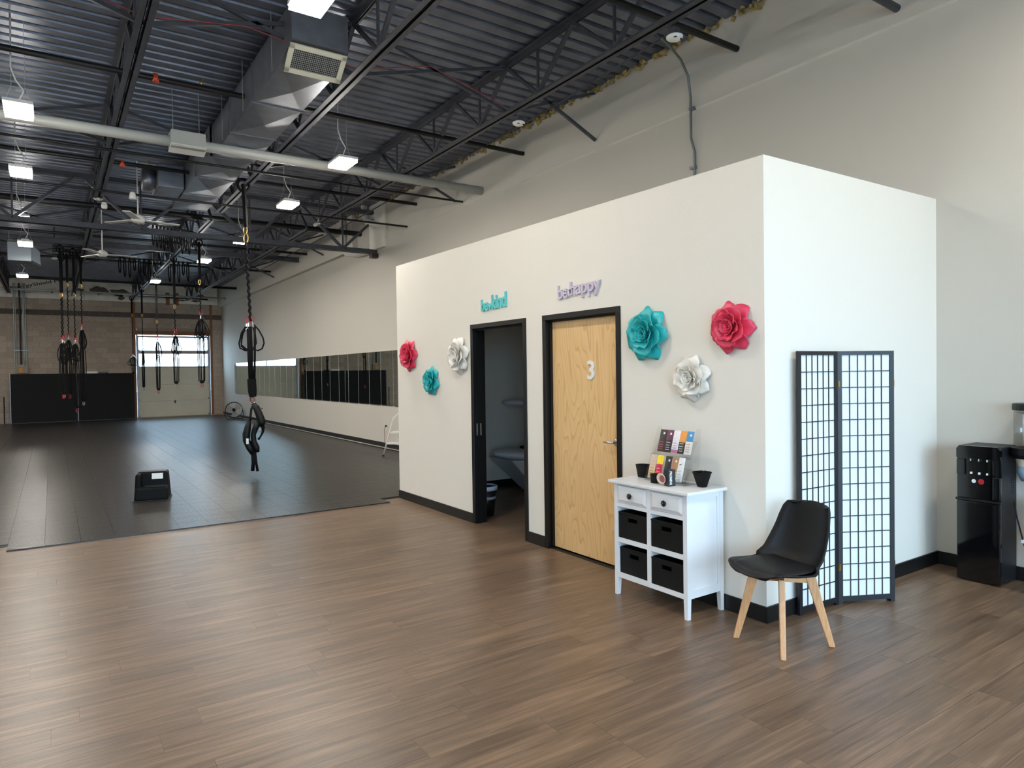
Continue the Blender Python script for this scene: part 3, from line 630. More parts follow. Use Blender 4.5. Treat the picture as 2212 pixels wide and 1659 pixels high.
# conduits on the block wall
ec = thing('electrical_conduits', (-4.8, YB-.08, 1.88), 'bundle of vertical electrical conduits on the block wall, left side', 'conduit')
for x, z0, m, r in ((-4.95, 2.13, greyc, .018), (-4.90, 2.13, greyc, .015), (-4.77, 2.2, pipeblk, .03), (-4.68, 2.13, greyc, .015), (-4.645, 2.3, greyc, .018), (-4.60, 2.13, greyc, .015)):
    MB().cyl((x, YB-.08, z0), (x, YB-.08, 5.25), r, 6).build('conduit_tube', m, ec)
B(-5.0, -4.53, YB-.1, YB-.03, 2.72, 2.75).build('strut', galv, ec); B(-5.0, -4.53, YB-.1, YB-.03, 4.71, 4.74).build('strut', galv, ec)
B(-4.95, -4.56, YB-.16, YB-.03, 1.88, 2.13).build('trough', mat('tan_box', (150, 138, 118), .6), ec)
tag(MB().box(-4.83, -4.72, YB-.165, YB-.161, 1.9, 2.06).build('warning_sticker', mat('sticker_orange', (226, 150, 50), .6)), 'orange warning sticker on the tan trough', 'sticker')
# black boards, their post, and the tube light behind
for x0, x1, lb in ((-5.09, -3.06, 'left one, under the conduits'), (-3.0, -1.10, 'right one, beside the garage door')):
    t = thing('black_board', ((x0+x1)/2, 28.3, 0), 'tall matte black board before the block wall, %s' % lb, 'board', 'black boards along the block wall')
    B(x0, x1, 28.28, 28.32, .03, 1.84).build('panel', black_mat, t); B(x0, x1, 28.26, 28.34, 0.012, .03).build('foot', blackpl, t)
    B(x0-.02, x0, 28.27, 28.33, .012, 1.84).build('edge_post', greyc if x0 > -4 else galv, t)
tag(B(-2.75, -2.35, 28.26, 28.34, 1.8405, 1.92).build('white_fixture', whitep), 'white boxed fixture showing above the right black board', 'fixture')
tag(B(-2.3, -2.0, 28.27, 28.33, 1.8405, 1.89).build('black_clip', blackpl), 'small black clip on top of the right black board', 'clip')
tag(MB().cyl((-5.3, 28.45, .013), (-5.3, 28.45, 1.0), .02, 8).build('leaning_pole', blackpl), 'dark pole standing left of the black boards', 'pole')

# mirror wall
mr_ = thing('wall_mirror', (WX-.01, 18, .94), 'long mirror of narrow panels along the grey wall', 'mirror')
Y = 9.6; k = 0
while Y < 26.4:
    y1 = min(Y+.672, 26.42)
    B(WX-.012, WX-.002, Y+.003, y1-.003, .965, 2.165).build('mirror_panel', mirrorm, mr_)
    B(WX-.014, WX-.002, Y-.008, Y+.0, .965, 2.165).build('seam_strip', greyc, mr_)
    B(WX-.015, WX-.002, Y+.05, y1-.05, .952, .964).build('mirror_clip', chrome, mr_); Y += .675

# outlets with cords
for y, lb in ((22.1, 'far outlet with a cord beside the drum fan'), (11.35, 'outlet with plugged cord beside the step ladder')):
    t = thing('wall_outlet', (WX-.01, y, .4), lb, 'outlet')
    B(WX-.012, WX-.002, y-.035, y+.035, .42, .53).build('plate', whitep, t)
    B(WX-.045, WX-.012, y-.015, y+.015, .48, .52).build('plug', blackpl, t)
    s = 1 if y > 15 else .2
    MB().tube([(WX-.045, y, .5), (WX-.06, y+.02, .38), (WX-.05, y+.12*s, .28), (WX-.06, y+.05*s, .16), (WX-.05, y-.02, .1), (WX-.06, y-.08, .06)], .006, 5).build('cord', mat('brown_cord', (150, 120, 95), .6) if 'brown_cord' not in MATS else MATS['brown_cord'], t, smooth=True)

# ================================================================ BUNGEE SETS
def spiral(a, b, r, turns, n=7):
    pts = []; a = Vector(a); b = Vector(b); N = int(turns*n)
    for i in range(N+1):
        t = i/N; an = 2*PI*i/n; pts.append(a.lerp(b, t)+Vector((math.cos(an)*r, math.sin(an)*r, 0)))
    return pts
def ring(c, w, h, ax, n=14):
    c = Vector(c); ax = Vector(ax).normalized(); return [c+ax*(math.cos(2*PI*i/n)*w)+Vector((0, 0, math.sin(2*PI*i/n)*h)) for i in range(n)]
def bungee(x, y, z_top, z_str, z_loop, z_cord, seed, label, wide=1.0, topm=None, ncord=5, loops=4, gap=True):
    g = random.Random(seed); t = thing('bungee_set', (x, y, z_cord), label, 'bungee', 'hanging bungee sets'); A = rt
    MB().tube([(x, y, z_top), (x, y, z_str)], .028, 6, flat=(A, 1.2)).build('hanging_strap', strapm, t)
    MB().tube(ring((x, y, z_top-.02), .07, .09, (1, 0, 0)), .018, 5, True).build('strap_loop', strapm, t)
    zt = z_str-.12
    MB().tube(ring((x, y, z_str-.06), .025, .06, A), .008, 5, True).build('carabiner', gold if gap else chrome, t)
    MB().tube(spiral((x, y, zt), (x, y, z_loop+.08), .009, (zt-z_loop)/.12), .014, 5).build('rope', rope, t, smooth=True)
    MB().tube(ring((x+.005, y, z_loop+.05), .03, .06, A), .009, 5, True).build('carabiner', redm, t)
    for k in range(4): d = A*(g.uniform(-.06, .06)*wide); MB().tube([Vector((x, y, z_loop+.02)), Vector((x, y, z_loop-.06))+d, Vector((x, y, z_loop-.09))+d*1.3], .008, 5).build('snap_hook', chrome, t)
    H = z_loop-z_cord
    for k in range(loops):
        w = g.uniform(.06, .15)*wide; off = g.uniform(-.08, .08)*wide; hh = g.uniform(.19, .27)*min(1, H/1.0)
        pts = []
        for i in range(16):
            a = 2*PI*i/16; s = .45+.55*(1-math.cos(a))/2
            pts.append(Vector((x, y, z_loop-.08-hh*(1-math.cos(a))))+A*(off*(1-math.cos(a))/2+math.sin(a)*w*s)+fw*(g.uniform(-.01, .01)))
        MB().tube(pts, .010, 5, True).build('bungee_loop', rope, t, smooth=True)
    for k in range(ncord):
        d = A*((k-(ncord-1)/2)*.026*wide)+fw*g.uniform(-.02, .02)
        MB().tube([Vector((x, y, z_loop-.1))+d*.6, Vector((x, y, (z_loop+z_cord)/2))+d*1.25, Vector((x, y, z_cord+.09))+d], .011, 5).build('bungee_cord', rope, t)
    MB().tube([Vector((x, y, z_cord+.12)), Vector((x, y, z_cord+.05))], .03, 6, flat=(A, 1.7)).build('end_wrap', strapm, t)
    MB().tube(ring((x, y, z_cord), .025, .05, A), .008, 5, True).build('carabiner', redm if seed % 2 else chrome, t)
    return t
bungee(-.88, 14.75, 4.84, 3.95, 3.1, 1.45, 11, 'bungee set hanging in front of the right edge of the garage door', 1.35, loops=6)
bungee(-1.06, 17.45, 4.84, 3.6, 2.85, 1.42, 22, 'bungee set hanging in front of the middle of the garage windows', 1.1)
bungee(-1.08, 21.0, 4.84, 3.45, 2.85, 1.2, 33, 'second bungee set from the left in front of the garage door', .9, loops=2)
bungee(-1.08, 25.1, 4.84, 3.95, 2.7, 1.25, 44, 'leftmost bungee set in front of the garage windows', .9, loops=2)
bungee(-1.12, 28.3, 4.84, 4.2, 2.55, 1.75, 55, 'bungee set at the left track of the garage door', 1.4, ncord=3)
bungee(-3.60, 17.2, 4.84, 3.75, 2.6, 1.22, 61, 'leftmost bungee set of the cluster before the black boards', 1.2); bungee(-3.56, 18.6, 4.84, 3.9, 2.7, 1.2, 62, 'second bungee set from the left of the cluster before the black boards', 1.2)
bungee(-3.45, 18.0, 4.84, 4.1, 2.72, 1.2, 63, 'middle bungee set of the cluster before the black boards', 1.2); bungee(-3.32, 17.6, 4.84, 3.8, 2.6, .85, 65, 'fourth bungee set of the cluster, hanging lowest', 1.2)
bungee(-3.15, 18.2, 4.84, 4.1, 3.0, 1.0, 66, 'rightmost and highest-tied bungee set before the black boards', .9, loops=2, ncord=6)
# hanging rows of bands high above, before and behind the girder
g = random.Random(5)
for i in range(13):
    x = -2.0+i*.075; y = 13.35+i*.0404; L = g.uniform(.32, .55)
    o = MB().tube(ring((x, y, 4.9-L/2-.02), .022, L/2, rt, 12), .012, 4, True).build('resistance_band', strapm); tag(o, 'black looped band hanging in the row under the duct end', 'band', 'looped bands hanging below the duct end')
for i in range(12):
    x = -2.2+i*.12+(.4 if i > 6 else 0); y = 19.0; L = g.uniform(.35, .7)
    o = MB().tube(ring((x, y, 5.0-L/2), .03, L/2, rt, 12), .018, 4, True).build('resistance_band', strapm); tag(o, 'black looped band hanging high up in the far part of the hall', 'band', 'looped bands hanging in the far hall')
tag(MB().cyl((-2.15, 13.27, 4.87), (-.98, 13.9, 4.87), .02, 8).build('band_rail', pipeblk), 'dark rail carrying the row of bands below the duct end', 'rail')
tag(MB().cyl((-3.1, 19.0, 4.98), (-.2, 19.0, 4.98), .02, 8).build('band_rail', pipeblk), 'dark rail carrying bands in the far hall', 'rail')

for x0, x1, y, z, lb in ((-3.75, -3.0, 17.85, 4.88, 'dark rail under the left joist carrying the bungee cluster'),):
    t = thing('rigging_rail', (x0, y, z), lb, 'rail'); 
    for yy in (17.2, 17.6, 18.0, 18.6): MB().cyl((x0, yy, z), (x1, yy, z), .02, 8).build('rail_tube', pipeblk, t)
    MB().cyl((x0+.05, 17.0, z+.02), (x0+.05, 18.7, z+.02), .02, 8).build('rail_tube', pipeblk, t)
    MB().cyl((x0+.05, 17.85, z), (x0+.05, 17.85, DZ), .012, 6).build('rail_hanger', pipeblk, t)
# nearest set with harness
BX, BY = -1.08, 8.9; SC = 1/131.6
def pz(px, py, d=0.):       # hanging plane through the joist clamp, facing the camera
    return Vector((BX, BY, 1.31))+rt*((px-545)*SC)+Vector((0, 0, (858-py)*SC))+fw*d
nb_ = thing('bungee_set', (BX, BY, .1), 'nearest bungee set with a black body harness, hanging before the mirror wall', 'bungee')
MB().tube([pz(531, 400), pz(533, 440), pz(535, 492)], .035, 6, flat=(rt, 1.1)).build('hanging_strap', strapm, nb_)
MB().tube(ring(pz(531, 402), .09, .1, (1, 0, 0)), .022, 6, True).build('strap_loop', strapm, nb_)
MB().tube(ring(pz(533, 498), .03, .07, rt), .01, 6, True).build('carabiner', gold, nb_); MB().tube(ring(pz(534, 516), .035, .075, rt), .011, 6, True).build('carabiner', gold, nb_)
MB().tube(spiral(pz(534, 524), pz(540, 694), .008, 12), .022, 6).build('rope', rope, nb_, smooth=True)
MB().tube(ring(pz(536, 692), .03, .07, rt), .009, 6, True).build('carabiner', redm, nb_); MB().tube(ring(pz(543, 690), .035, .06, rt), .007, 6, True).build('carabiner', redm, nb_)
for p in (((532, 700), (530, 712)), ((544, 696), (546, 708)), ((536, 698), (535, 712))): MB().tube([pz(*p[0]), pz(*p[1])], .016, 6).build('snap_hook', chrome, nb_)
for pts in ([(530, 706), (520, 720), (514, 742), (517, 752), (528, 758), (540, 756), (548, 750)], [(532, 706), (523, 722), (519, 738), (520, 748), (528, 756), (536, 758)], [(548, 702), (558, 714), (566, 730), (569, 742), (564, 754), (554, 758), (546, 754)], [(546, 708), (550, 724), (551, 742), (547, 752), (542, 754)], [(531, 708), (521, 725), (519, 745), (530, 754), (545, 757)]):
    MB().tube([pz(a, b, .01*((i % 3)-1)) for i, (a, b) in enumerate(pts)], .0125, 6).build('bungee_loop', rope, nb_, smooth=True)
for xs, r in (((534, 534.5, 536), .019), ((537.5, 538, 539), .026), ((541, 542, 541.5), .016), ((549, 548, 546), .018), ((536, 541, 543.5), .014)):
    MB().tube([pz(xs[0], 706), pz(xs[1], 770), pz(xs[2], 824)], r, 6).build('bungee_cord', rope, nb_, smooth=True)
MB().tube([pz(540, 819), pz(541, 845), pz(542, 858)], [.038, .038, .03], 8, flat=(rt, 1.95)).build('sleeve', strapm, nb_)
MB().tube(ring(pz(541, 864), .035, .05, rt), .012, 6, True).build('carabiner', mat('bronze', (120, 70, 60), .4, .6), nb_); MB().tube(ring(pz(541, 870), .028, .045, rt), .01, 6, True).build('carabiner', chrome, nb_)
hs = tag(MB().tube([pz(543, 872), pz(549, 882), pz(555, 897), pz(560, 912), pz(558, 922)], [.03, .05, .055, .06, .045], 8, flat=(rt, 1.15)).build('body_harness', pad, smooth=True), 'black padded body harness clipped under the nearest bungee set', 'harness')
def hstrap(nm, pts, r, k=1.0, m=pad): return MB().tube([pz(*p) for p in pts], r, 8, flat=(rt, k)).build(nm, m, hs, smooth=True)
hstrap('shoulder_strap', [(543, 874), (538, 884), (536, 900), (534, 912)], .02); hstrap('side_pad', [(533, 908), (530, 922), (526, 938), (526, 952), (533, 968), (540, 980)], [.03, .055, .065, .06, .06, .05])
hstrap('inner_pad', [(552, 912), (546, 926), (541, 940), (542, 955), (548, 968), (550, 978)], [.05, .05, .045, .05, .05, .03]); hstrap('hook_strap', [(557, 916), (563, 924), (562, 934), (556, 945), (552, 950)], [.04, .03, .02, .014, .02], 1, strapm)
hstrap('leg_strap', [(539, 976), (540, 1000), (538, 1018)], .028, 1.1, strapm); hstrap('leg_strap', [(544, 976), (546, 1000), (549, 1019)], .02, 1.1, strapm)
MB().obox(pz(532, 953, -.075), (.04, .004, .09), Matrix((rt, fw, Vector((0, 0, 1)))).transposed()).build('care_label', whitep, hs)
MB().obox(pz(557, 928, -.03), (.03, .004, .05), Matrix((rt, fw, Vector((0, 0, 1)))).transposed()).build('buckle', greyc, hs)

# step stool
st = thing('step_stool', (-2.74, 7.62, .014), 'black moulded two-step stool with a white label on the plastic floor', 'stool')
SM = Matrix.Rotation(R(-14), 3, 'Z'); so = Vector((-2.735, 7.62, .013))
def sbox(x0, x1, y0, y1, z0, z1, tp=.0):
    return MB().add([so+SM@Vector(p) for p in ((x0, y0, z0), (x1, y0, z0), (x1, y1, z0), (x0, y1, z0), (x0+tp, y0+tp, z1), (x1-tp, y0+tp, z1), (x1-tp, y1-tp, z1), (x0+tp, y1-tp, z1))], [(3, 2, 1, 0), (4, 5, 6, 7), (0, 1, 5, 4), (1, 2, 6, 5), (2, 3, 7, 6), (3, 0, 4, 7)])
sbox(-.2, .21, -.02, .2, 0, .365, .022).build('upper_step', mattepl, st, bevel=.02); sbox(-.2, .215, -.2, .05, 0, .185, .018).build('lower_step', mattepl, st, bevel=.03)
sbox(-.2, -.1, -.17, .1, 0.0, .36, .02).build('side_wall', mattepl, st, bevel=.03)
sbox(-.165, .175, .01, .175, .363, .369).build('tread', blackv, st); sbox(-.08, .185, -.17, -.02, .183, .189).build('tread', blackv, st); sbox(-.205, .22, -.208, .208, 0, .014).build('rubber_rim', blackv, st, bevel=.006)
lbm = MB().add([so+SM@Vector(p) for p in ((.0, -.021+.008, .27), (.135, -.021+.008, .27), (.135, -.008+.008, .345), (.0, -.008+.008, .345))], [(0, 1, 2, 3)]); lbm.v = [v+SM@Vector((0, -.006, 0)) for v in lbm.v]
lbm.build('white_label', whitep, st)

# drum fan far right
ff = thing('floor_fan', (1.9, 24.7, .013), 'black wire drum fan on the floor in the far right corner', 'fan')
fc = Vector((1.9, 24.7, .36)); fd = Vector((-.25, -.95, .18)).normalized(); fr_ = fd.cross(Vector((0, 0, 1))).normalized(); fu = fr_.cross(fd); FM = Matrix((fr_, fu, fd)).transposed()
for off, rr in ((-.07, .3), (.07, .3)): MB().tube([fc+FM@Vector((math.cos(a)*rr, math.sin(a)*rr, off)) for a in [2*PI*i/28 for i in range(28)]], .009, 5, True).build('guard_ring', blackpl, ff)
gw = MB()
for i in range(20):
    a = 2*PI*i/20; v = Vector((math.cos(a), math.sin(a), 0)); gw.tube([fc+FM@(v*.05+Vector((0, 0, .1))), fc+FM@(v*.2+Vector((0, 0, .1))), fc+FM@(v*.3+Vector((0, 0, .07))), fc+FM@(v*.3+Vector((0, 0, -.07)))], .003, 4)
for rr in (.12, .21): gw.tube([fc+FM@Vector((math.cos(a)*rr, math.sin(a)*rr, .1)) for a in [2*PI*i/24 for i in range(24)]], .003, 4, True)
gw.build('wire_guard', blackpl, ff); MB().lathe([(0, -.08), (.06, -.07), (.06, .1), (0, .11)], fc, 14, FM).build('motor_hub', blackpl, ff, smooth=True)
for i in range(3):
    a = 2*PI*i/3+.4; MB().grid(lambda u, v, a=a: fc+FM@Vector((math.cos(a+(u-.5)*1.1)*(.06+.2*v), math.sin(a+(u-.5)*1.1)*(.06+.2*v), (u-.5)*.09)), 5, 3).build('blade', mat('fan_blade_grey', (170, 168, 160), .4) if 'fan_blade_grey' not in MATS else MATS['fan_blade_grey'], ff, solid=.004)
for s in (-1, 1): MB().tube([fc+fr_*s*.31, fc+fr_*s*.33-Vector((0, 0, .15)), Vector((fc.x, fc.y, .03))+fr_*s*.28+Vector((0, -.12, 0)), Vector((fc.x, fc.y, .03))+fr_*s*.28+Vector((0, .2, 0))], .014, 6).build('stand_leg', blackpl, ff)
MB().tube([Vector((fc.x, fc.y, .03))-fr_*.28+Vector((0, -.12, 0)), Vector((fc.x, fc.y, .03))+fr_*.28+Vector((0, -.12, 0))], .014, 6).build('stand_bar', blackpl, ff)

# step ladder behind the partition corner
sl = thing('step_ladder', (1.75, 9.6, .013), 'white tubular folding step ladder half hidden by the partition corner', 'ladder')
for dx, dy in ((0, 0), (.32, -.32)):
    MB().tube([(1.62+dx, 9.95+dy, .03), (1.7+dx, 9.84+dy, .45), (1.76+dx, 9.74+dy, .78), (1.82+dx, 9.64+dy, .87), (1.95+dx, 9.52+dy, .9)], .014, 8).build('front_rail', whitep, sl, smooth=True)
    MB().tube([(1.95+dx, 10.0+dy, .5), (2.05+dx*.6, 10.05+dy, .03)], .012, 8).build('rear_leg', whitep, sl)
    MB().cyl((1.62+dx, 9.95+dy, .013), (1.62+dx, 9.95+dy, .045), .02, 8).build('foot', blackpl, sl)
MB().bar((1.68, 9.86, .28), (2.0, 9.54, .28), .16, .03).build('step', whitep, sl); MB().bar((1.74, 9.78, .5), (2.06, 9.46, .5), .2, .03).build('step', whitep, sl)
MB().tube([(1.95, 9.52, .9), (2.27, 9.2, .9)], .014, 8).build('hand_rail', whitep, sl)

# ================================================================ WALL DECORATIONS
def petal(L, Wd, cup, curl, name, m, ph=0.):
    def f(u, v):
        q = u*2-1; vv = 2*(.06+.84*v)-1; w = Wd*(1-vv**4)**.5*(.62+.38*v); tip = 1-.20*q*q*v+.025*math.cos(5*q+ph)*v
        return Vector((L*v*tip, q*w, cup*(q*q)*(.2+.8*v)-curl*L*max(0, v-.55)**2*2.2+.05*Wd*math.sin(7*q+ph)*v*v))
    return MB().grid(f, 8, 7).mesh(name, m, smooth=True)
def flower(name, loc, dia, m, label, spin, facing=-1, tiltv=0):
    t = thing(name, loc, label, 'flower', 'metal flowers on the walls')
    Rw = Matrix(((0, 0, facing), (0, 1, 0), (-facing, 0, 0))) if facing < 0 else Matrix(((0, 0, 1), (0, 1, 0), (-1, 0, 0)))
    s = dia/.40
    rings = [(7, .192, .082, .026, .5, 12, .012), (5, .150, .098, .036, .25, 26, .020), (6, .115, .066, .032, .15, 42, .024), (6, .088, .050, .026, .1, 55, .027), (5, .066, .038, .020, .1, 66, .03), (4, .050, .028, .016, 0, 74, .032), (3, .038, .02, .012, 0, 82, .034)]
    g = random.Random(int(spin*10)+3)
    for ri, (n, L, Wd, cup, curl, el, z0) in enumerate(rings):
        vs = [petal(L*s, Wd*s, cup*s, curl, 'petal', m, ph) for ph in (0., 1.7)]
        for k in range(n):
            o = bpy.data.objects.new('petal', vs[k % 2]); link(o, t)
            a = spin+ri*.7+2*PI*k/n+g.uniform(-.08, .08); e = R(el+g.uniform(-4, 4))
            M = Matrix.Rotation(a, 3, 'Z') @ Matrix.Rotation(-e, 3, 'Y') @ Matrix.Rotation(g.uniform(-.15, .15), 3, 'X')
            rad = (.016 if ri < 3 else .008)*s*(1+.6*(ri in (1, 2)))
            M4 = (Rw @ M).to_4x4(); M4.translation = Rw @ (Matrix.Rotation(a, 3, 'Z') @ Vector((rad, 0, z0*s))); o.matrix_local = M4
            md = o.modifiers.new('solid', 'SOLIDIFY'); md.thickness = .0022
    bo = MB().lathe([(0, 0), (.03*s, 0), (.02*s, .03*s), (0, .035*s)], (0, 0, 0), 12, Rw); oo = bpy.data.objects.new('backplate', bo.mesh('backplate', m, smooth=True)); link(oo, t)
    return t
def fpos(y, z, d=.04): return (-.003, y-d*(y+2.74)/3.83, z-d*(z-1.66)/3.83)
flower('metal_flower', fpos(5.333, 1.892), .40, pink, 'pink metal rose at the far end of the partition wall, left of the open doorway', .3)
flower('metal_flower', fpos(4.718, 1.564), .34, teal, 'small teal metal rose low on the wall left of the open doorway', .9)
flower('metal_flower', fpos(4.033, 1.851), .41, whitee, 'white metal rose touching the frame of the open doorway', 1.4)
flower('metal_flower', fpos(1.069, 1.939), .41, teal, 'large teal metal rose right beside the maple door', .1)
flower('metal_flower', fpos(.635, 1.596), .33, whitee, 'white metal rose above the white cabinet', .6)
flower('metal_flower', fpos(.275, 1.945), .345, pink, 'large pink metal rose near the partition corner', 1.1)
flower('metal_flower', (-4.327, 4.62, 1.86), .40, teal, 'teal metal rose cut off by the left picture edge', .45, 1)
flower('metal_flower', (-4.327, 4.5, 1.64), .24, pink, 'pink metal rose below the teal one at the left picture edge', 1.0, 1)

def heart(c, s, depth):
    pts = []
    for i in range(24):
        a = 2*PI*i/24; pts.append((16*math.sin(a)**3/17, (13*math.cos(a)-5*math.cos(2*a)-2*math.cos(3*a)-math.cos(4*a))/17))
    m = MB(); n = len(pts); c = Vector(c)
    m.add([c+FACE_MX@Vector((p[0]*s, p[1]*s*1.1, z)) for z in (0, depth) for p in pts], [tuple(range(n)), tuple(range(2*n-1, n-1, -1))]+[(i, (i+1) % n, n+(i+1) % n, n+i) for i in range(n)]); return m
def sign(name, words, y0, y1, zb, zt, rise, m, label, desc):
    t = thing(name, (-.003, (y0+y1)/2, zb), label, 'sign'); tot = y0-y1
    a = math.atan2(rise, tot); MM = FACE_MX @ Matrix.Rotation(a, 3, 'Z'); H = zt-zb
    for j, (txt, f0, f1, b0, h) in enumerate(words):
        org = Vector((-.002, y0-f0*tot, zb+b0*H+rise*f0))
        if txt == '<3': heart(org+Vector((0, -(f1-f0)/2*tot, H*.3)), (f1-f0)*tot*.5, .016).build('heart', m, t)
        else: text_mb(txt, (f1-f0)*tot, h*H, .016, MM, org, .022, .9).build('letters', m, t)
lil = mat('lilac_board', (196, 186, 204), .5); tl2 = mat('aqua_board', (92, 196, 196), .5)
sign('wall_sign', [('be', 0, .29, .0, .86), ('<3', .29, .43, 0, 1), ('kind', .43, 1.0, .0, 1.0)], 3.475, 2.99, 2.305, 2.455, .02, tl2, 'aqua cut-out sign reading be kind with a heart, over the open doorway', '')
sign('wall_sign', [('be', 0, .24, .15, .8), ('<3', .21, .33, .15, 1), ('happy', .30, 1.0, .0, 1.0)], 2.145, 1.565, 2.285, 2.44, .02, lil, 'lilac cut-out sign reading be happy with a heart, over the maple door', '')

# ================================================================ ROOM BEHIND THE OPEN DOOR
bed = thing('massage_bed', (1.6, 4.75, 0), 'white reclining massage bed in the dim room', 'bed')
wbed = mat('bed_white', (205, 208, 214), .4)
MB().tube([(1.02, 4.9, .58), (1.2, 4.85, .565), (1.55, 4.8, .53), (2.2, 4.7, .5)], [.03, .075, .085, .09], 12, flat=((0, 1, 0), 3.6)).build('bed_top', wbed, bed, smooth=True)
MB().add([(1.12, 4.62, .5), (2.25, 4.45, .44), (2.25, 4.6, 0.01), (1.62, 4.7, .01), (1.12, 5.2, .5), (2.25, 5.2, .44), (2.25, 5.1, .01), (1.62, 5.1, .01)], [(0, 1, 2, 3), (4, 5, 6, 7), (0, 1, 5, 4), (1, 2, 6, 5), (2, 3, 7, 6), (3, 0, 4, 7)]).build('bed_base', wbed, bed, bevel=.01)
MB().tube([(1.22, 4.9, 1.25), (1.35, 4.9, 1.25), (1.6, 4.88, 1.235), (2.2, 4.85, 1.2)], [.03, .05, .055, .06], 10, flat=((0, 1, 0), 3.)).build('canopy', wbed, bed, smooth=True)
MB().tube([(1.6, 4.9, 1.18), (1.85, 4.9, 1.1), (2.05, 4.92, .85), (2.1, 4.95, .55)], .05, 8).build('canopy_arm', wbed, bed, smooth=True)
MB().obox((1.35, 4.642, .44), (.2, .002, .06), Matrix.Rotation(R(-8), 3, 'Z')).build('instruction_label', mat('label_grey', (96, 96, 100), .6), bed)
tag(MB().tube([(1.42, 4.82, .635), (1.6, 4.8, .655), (2.1, 4.75, .66)], [.02, .04, .05], 8, flat=((0, 1, 0), 3)).build('black_towel', strapm, smooth=True), 'black folded towel lying on the white bed', 'towel')
tc = thing('waste_bin', (.31, 3.98, 0), 'black waste bin with a pale liner just inside the open doorway', 'bin')
MB().lathe([(0, 0.002), (.10, .002), (.14, .33), (.13, .33), (.095, .015), (0, .015)], (.31, 3.98, 0), 20).build('bucket', blackpl, tc, smooth=True)
MB().lathe([(.143, .30), (.146, .345), (.135, .35), (.125, .2)], (.31, 3.98, 0), 20).build('liner', mat('liner_blue', (170, 182, 205), .4), tc, smooth=True, solid=.002)

# ================================================================ CABINET
cb = thing('storage_cabinet', (-.2, .675, 0), 'white wooden cabinet with two drawers and four open bays', 'cabinet')
X0, X1, Y0, Y1 = -.385, -.02, .325, 1.025
MB().box(X0-.03, X1+.003, Y0-.035, Y1+.035, .83, .852).build('top', whitel, cb, bevel=.004)
for x in (X0, X1-.035):
    for y in (Y0, Y1-.035):
        MB().add([(x, y, .13), (x+.035, y, .13), (x+.035, y+.035, .13), (x, y+.035, .13), (x, y, .83), (x+.035, y, .83), (x+.035, y+.035, .83), (x, y+.035, .83)], [(0, 1, 5, 4), (1, 2, 6, 5), (2, 3, 7, 6), (3, 0, 4, 7), (4, 5, 6, 7)]).add(
            [(x+.006*(x > -.2), y+.006*(y > .6), 0), (x+.035-.006*(x < -.2), y+.006*(y > .6), 0), (x+.035-.006*(x < -.2), y+.035-.006*(y < .6), 0), (x+.006*(x > -.2), y+.035-.006*(y < .6), 0), (x, y, .13), (x+.035, y, .13), (x+.035, y+.035, .13), (x, y+.035, .13)], [(0, 1, 5, 4), (1, 2, 6, 5), (2, 3, 7, 6), (3, 0, 4, 7), (3, 2, 1, 0)]).build('leg', whitel, cb)
for y in (Y0+.009, Y1-.019): B(X0+.035, X1-.035, y, y+.01, .135, .83).build('side_panel', whitel, cb)
for y in (Y0+.002, Y1-.017):
    MB().box(X0+.035, X1-.035, y, y+.015, .135, .19).box(X0+.035, X1-.035, y, y+.015, .79, .83).box(X0+.035, X0+.06, y, y+.015, .19, .79).box(X1-.06, X1-.035, y, y+.015, .19, .79).build('side_frame', whitel, cb)
for z0, z1 in ((.133, .168), (.395, .43), (.658, .686), (.817, .83)): B(X0+.001, X0+.02, Y0+.035, Y1-.035, z0, z1).build('rail', whitel, cb)
ym = (Y0+Y1)/2
B(X0+.0015, X0+.02, ym-.018, ym+.018, .168, .817).build('stile', whitel, cb); B(X0+.02, X1-.02, ym-.008, ym+.008, .17, .66).build('divider', whitel, cb)
for z in (.15, .412, .668): B(X0+.02, X1-.01, Y0+.012, Y1-.012, z-.006, z+.006).build('shelf', whitel, cb)
B(X1-.016, X1-.008, Y0+.02, Y1-.02, .15, .83).build('back_panel', whitel, cb)
for y0, y1 in ((Y0+.037, ym-.02), (ym+.02, Y1-.037)):
    dr = MB().box(X0+.002, X0+.018, y0, y1, .689, .814)
    dr.add([(X0+.002, y0+.004, .693), (X0+.002, y1-.004, .693), (X0+.002, y1-.004, .81), (X0+.002, y0+.004, .81), (X0-.007, y0+.028, .712), (X0-.007, y1-.028, .712), (X0-.007, y1-.028, .791), (X0-.007, y0+.028, .791)], [(0, 1, 5, 4), (1, 2, 6, 5), (2, 3, 7, 6), (3, 0, 4, 7), (4, 5, 6, 7)])
    d = dr.build('drawer', whitel, cb); KM = Matrix(((0, 0, -1), (0, 1, 0), (1, 0, 0))); kc = (X0-.007, (y0+y1)/2, .752)
    kb = MB().lathe([(0, 0), (.008, 0), (.008, .012), (.016, .014), (.019, .018), (.012, .024), (0, .025)], kc, 16, KM)
    for q in range(8): a = q*PI/4; kb.lathe([(0, .014), (.006, .016), (.006, .021), (0, .023)], (kc[0], kc[1]+math.cos(a)*.017, kc[2]+math.sin(a)*.017), 8, KM)
    kb.build('knob', blackpl, d, smooth=True); MB().lathe([(0, .024), (.004, .024), (.003, .028), (0, .029)], kc, 8, KM).build('knob_stud', chrome, d)
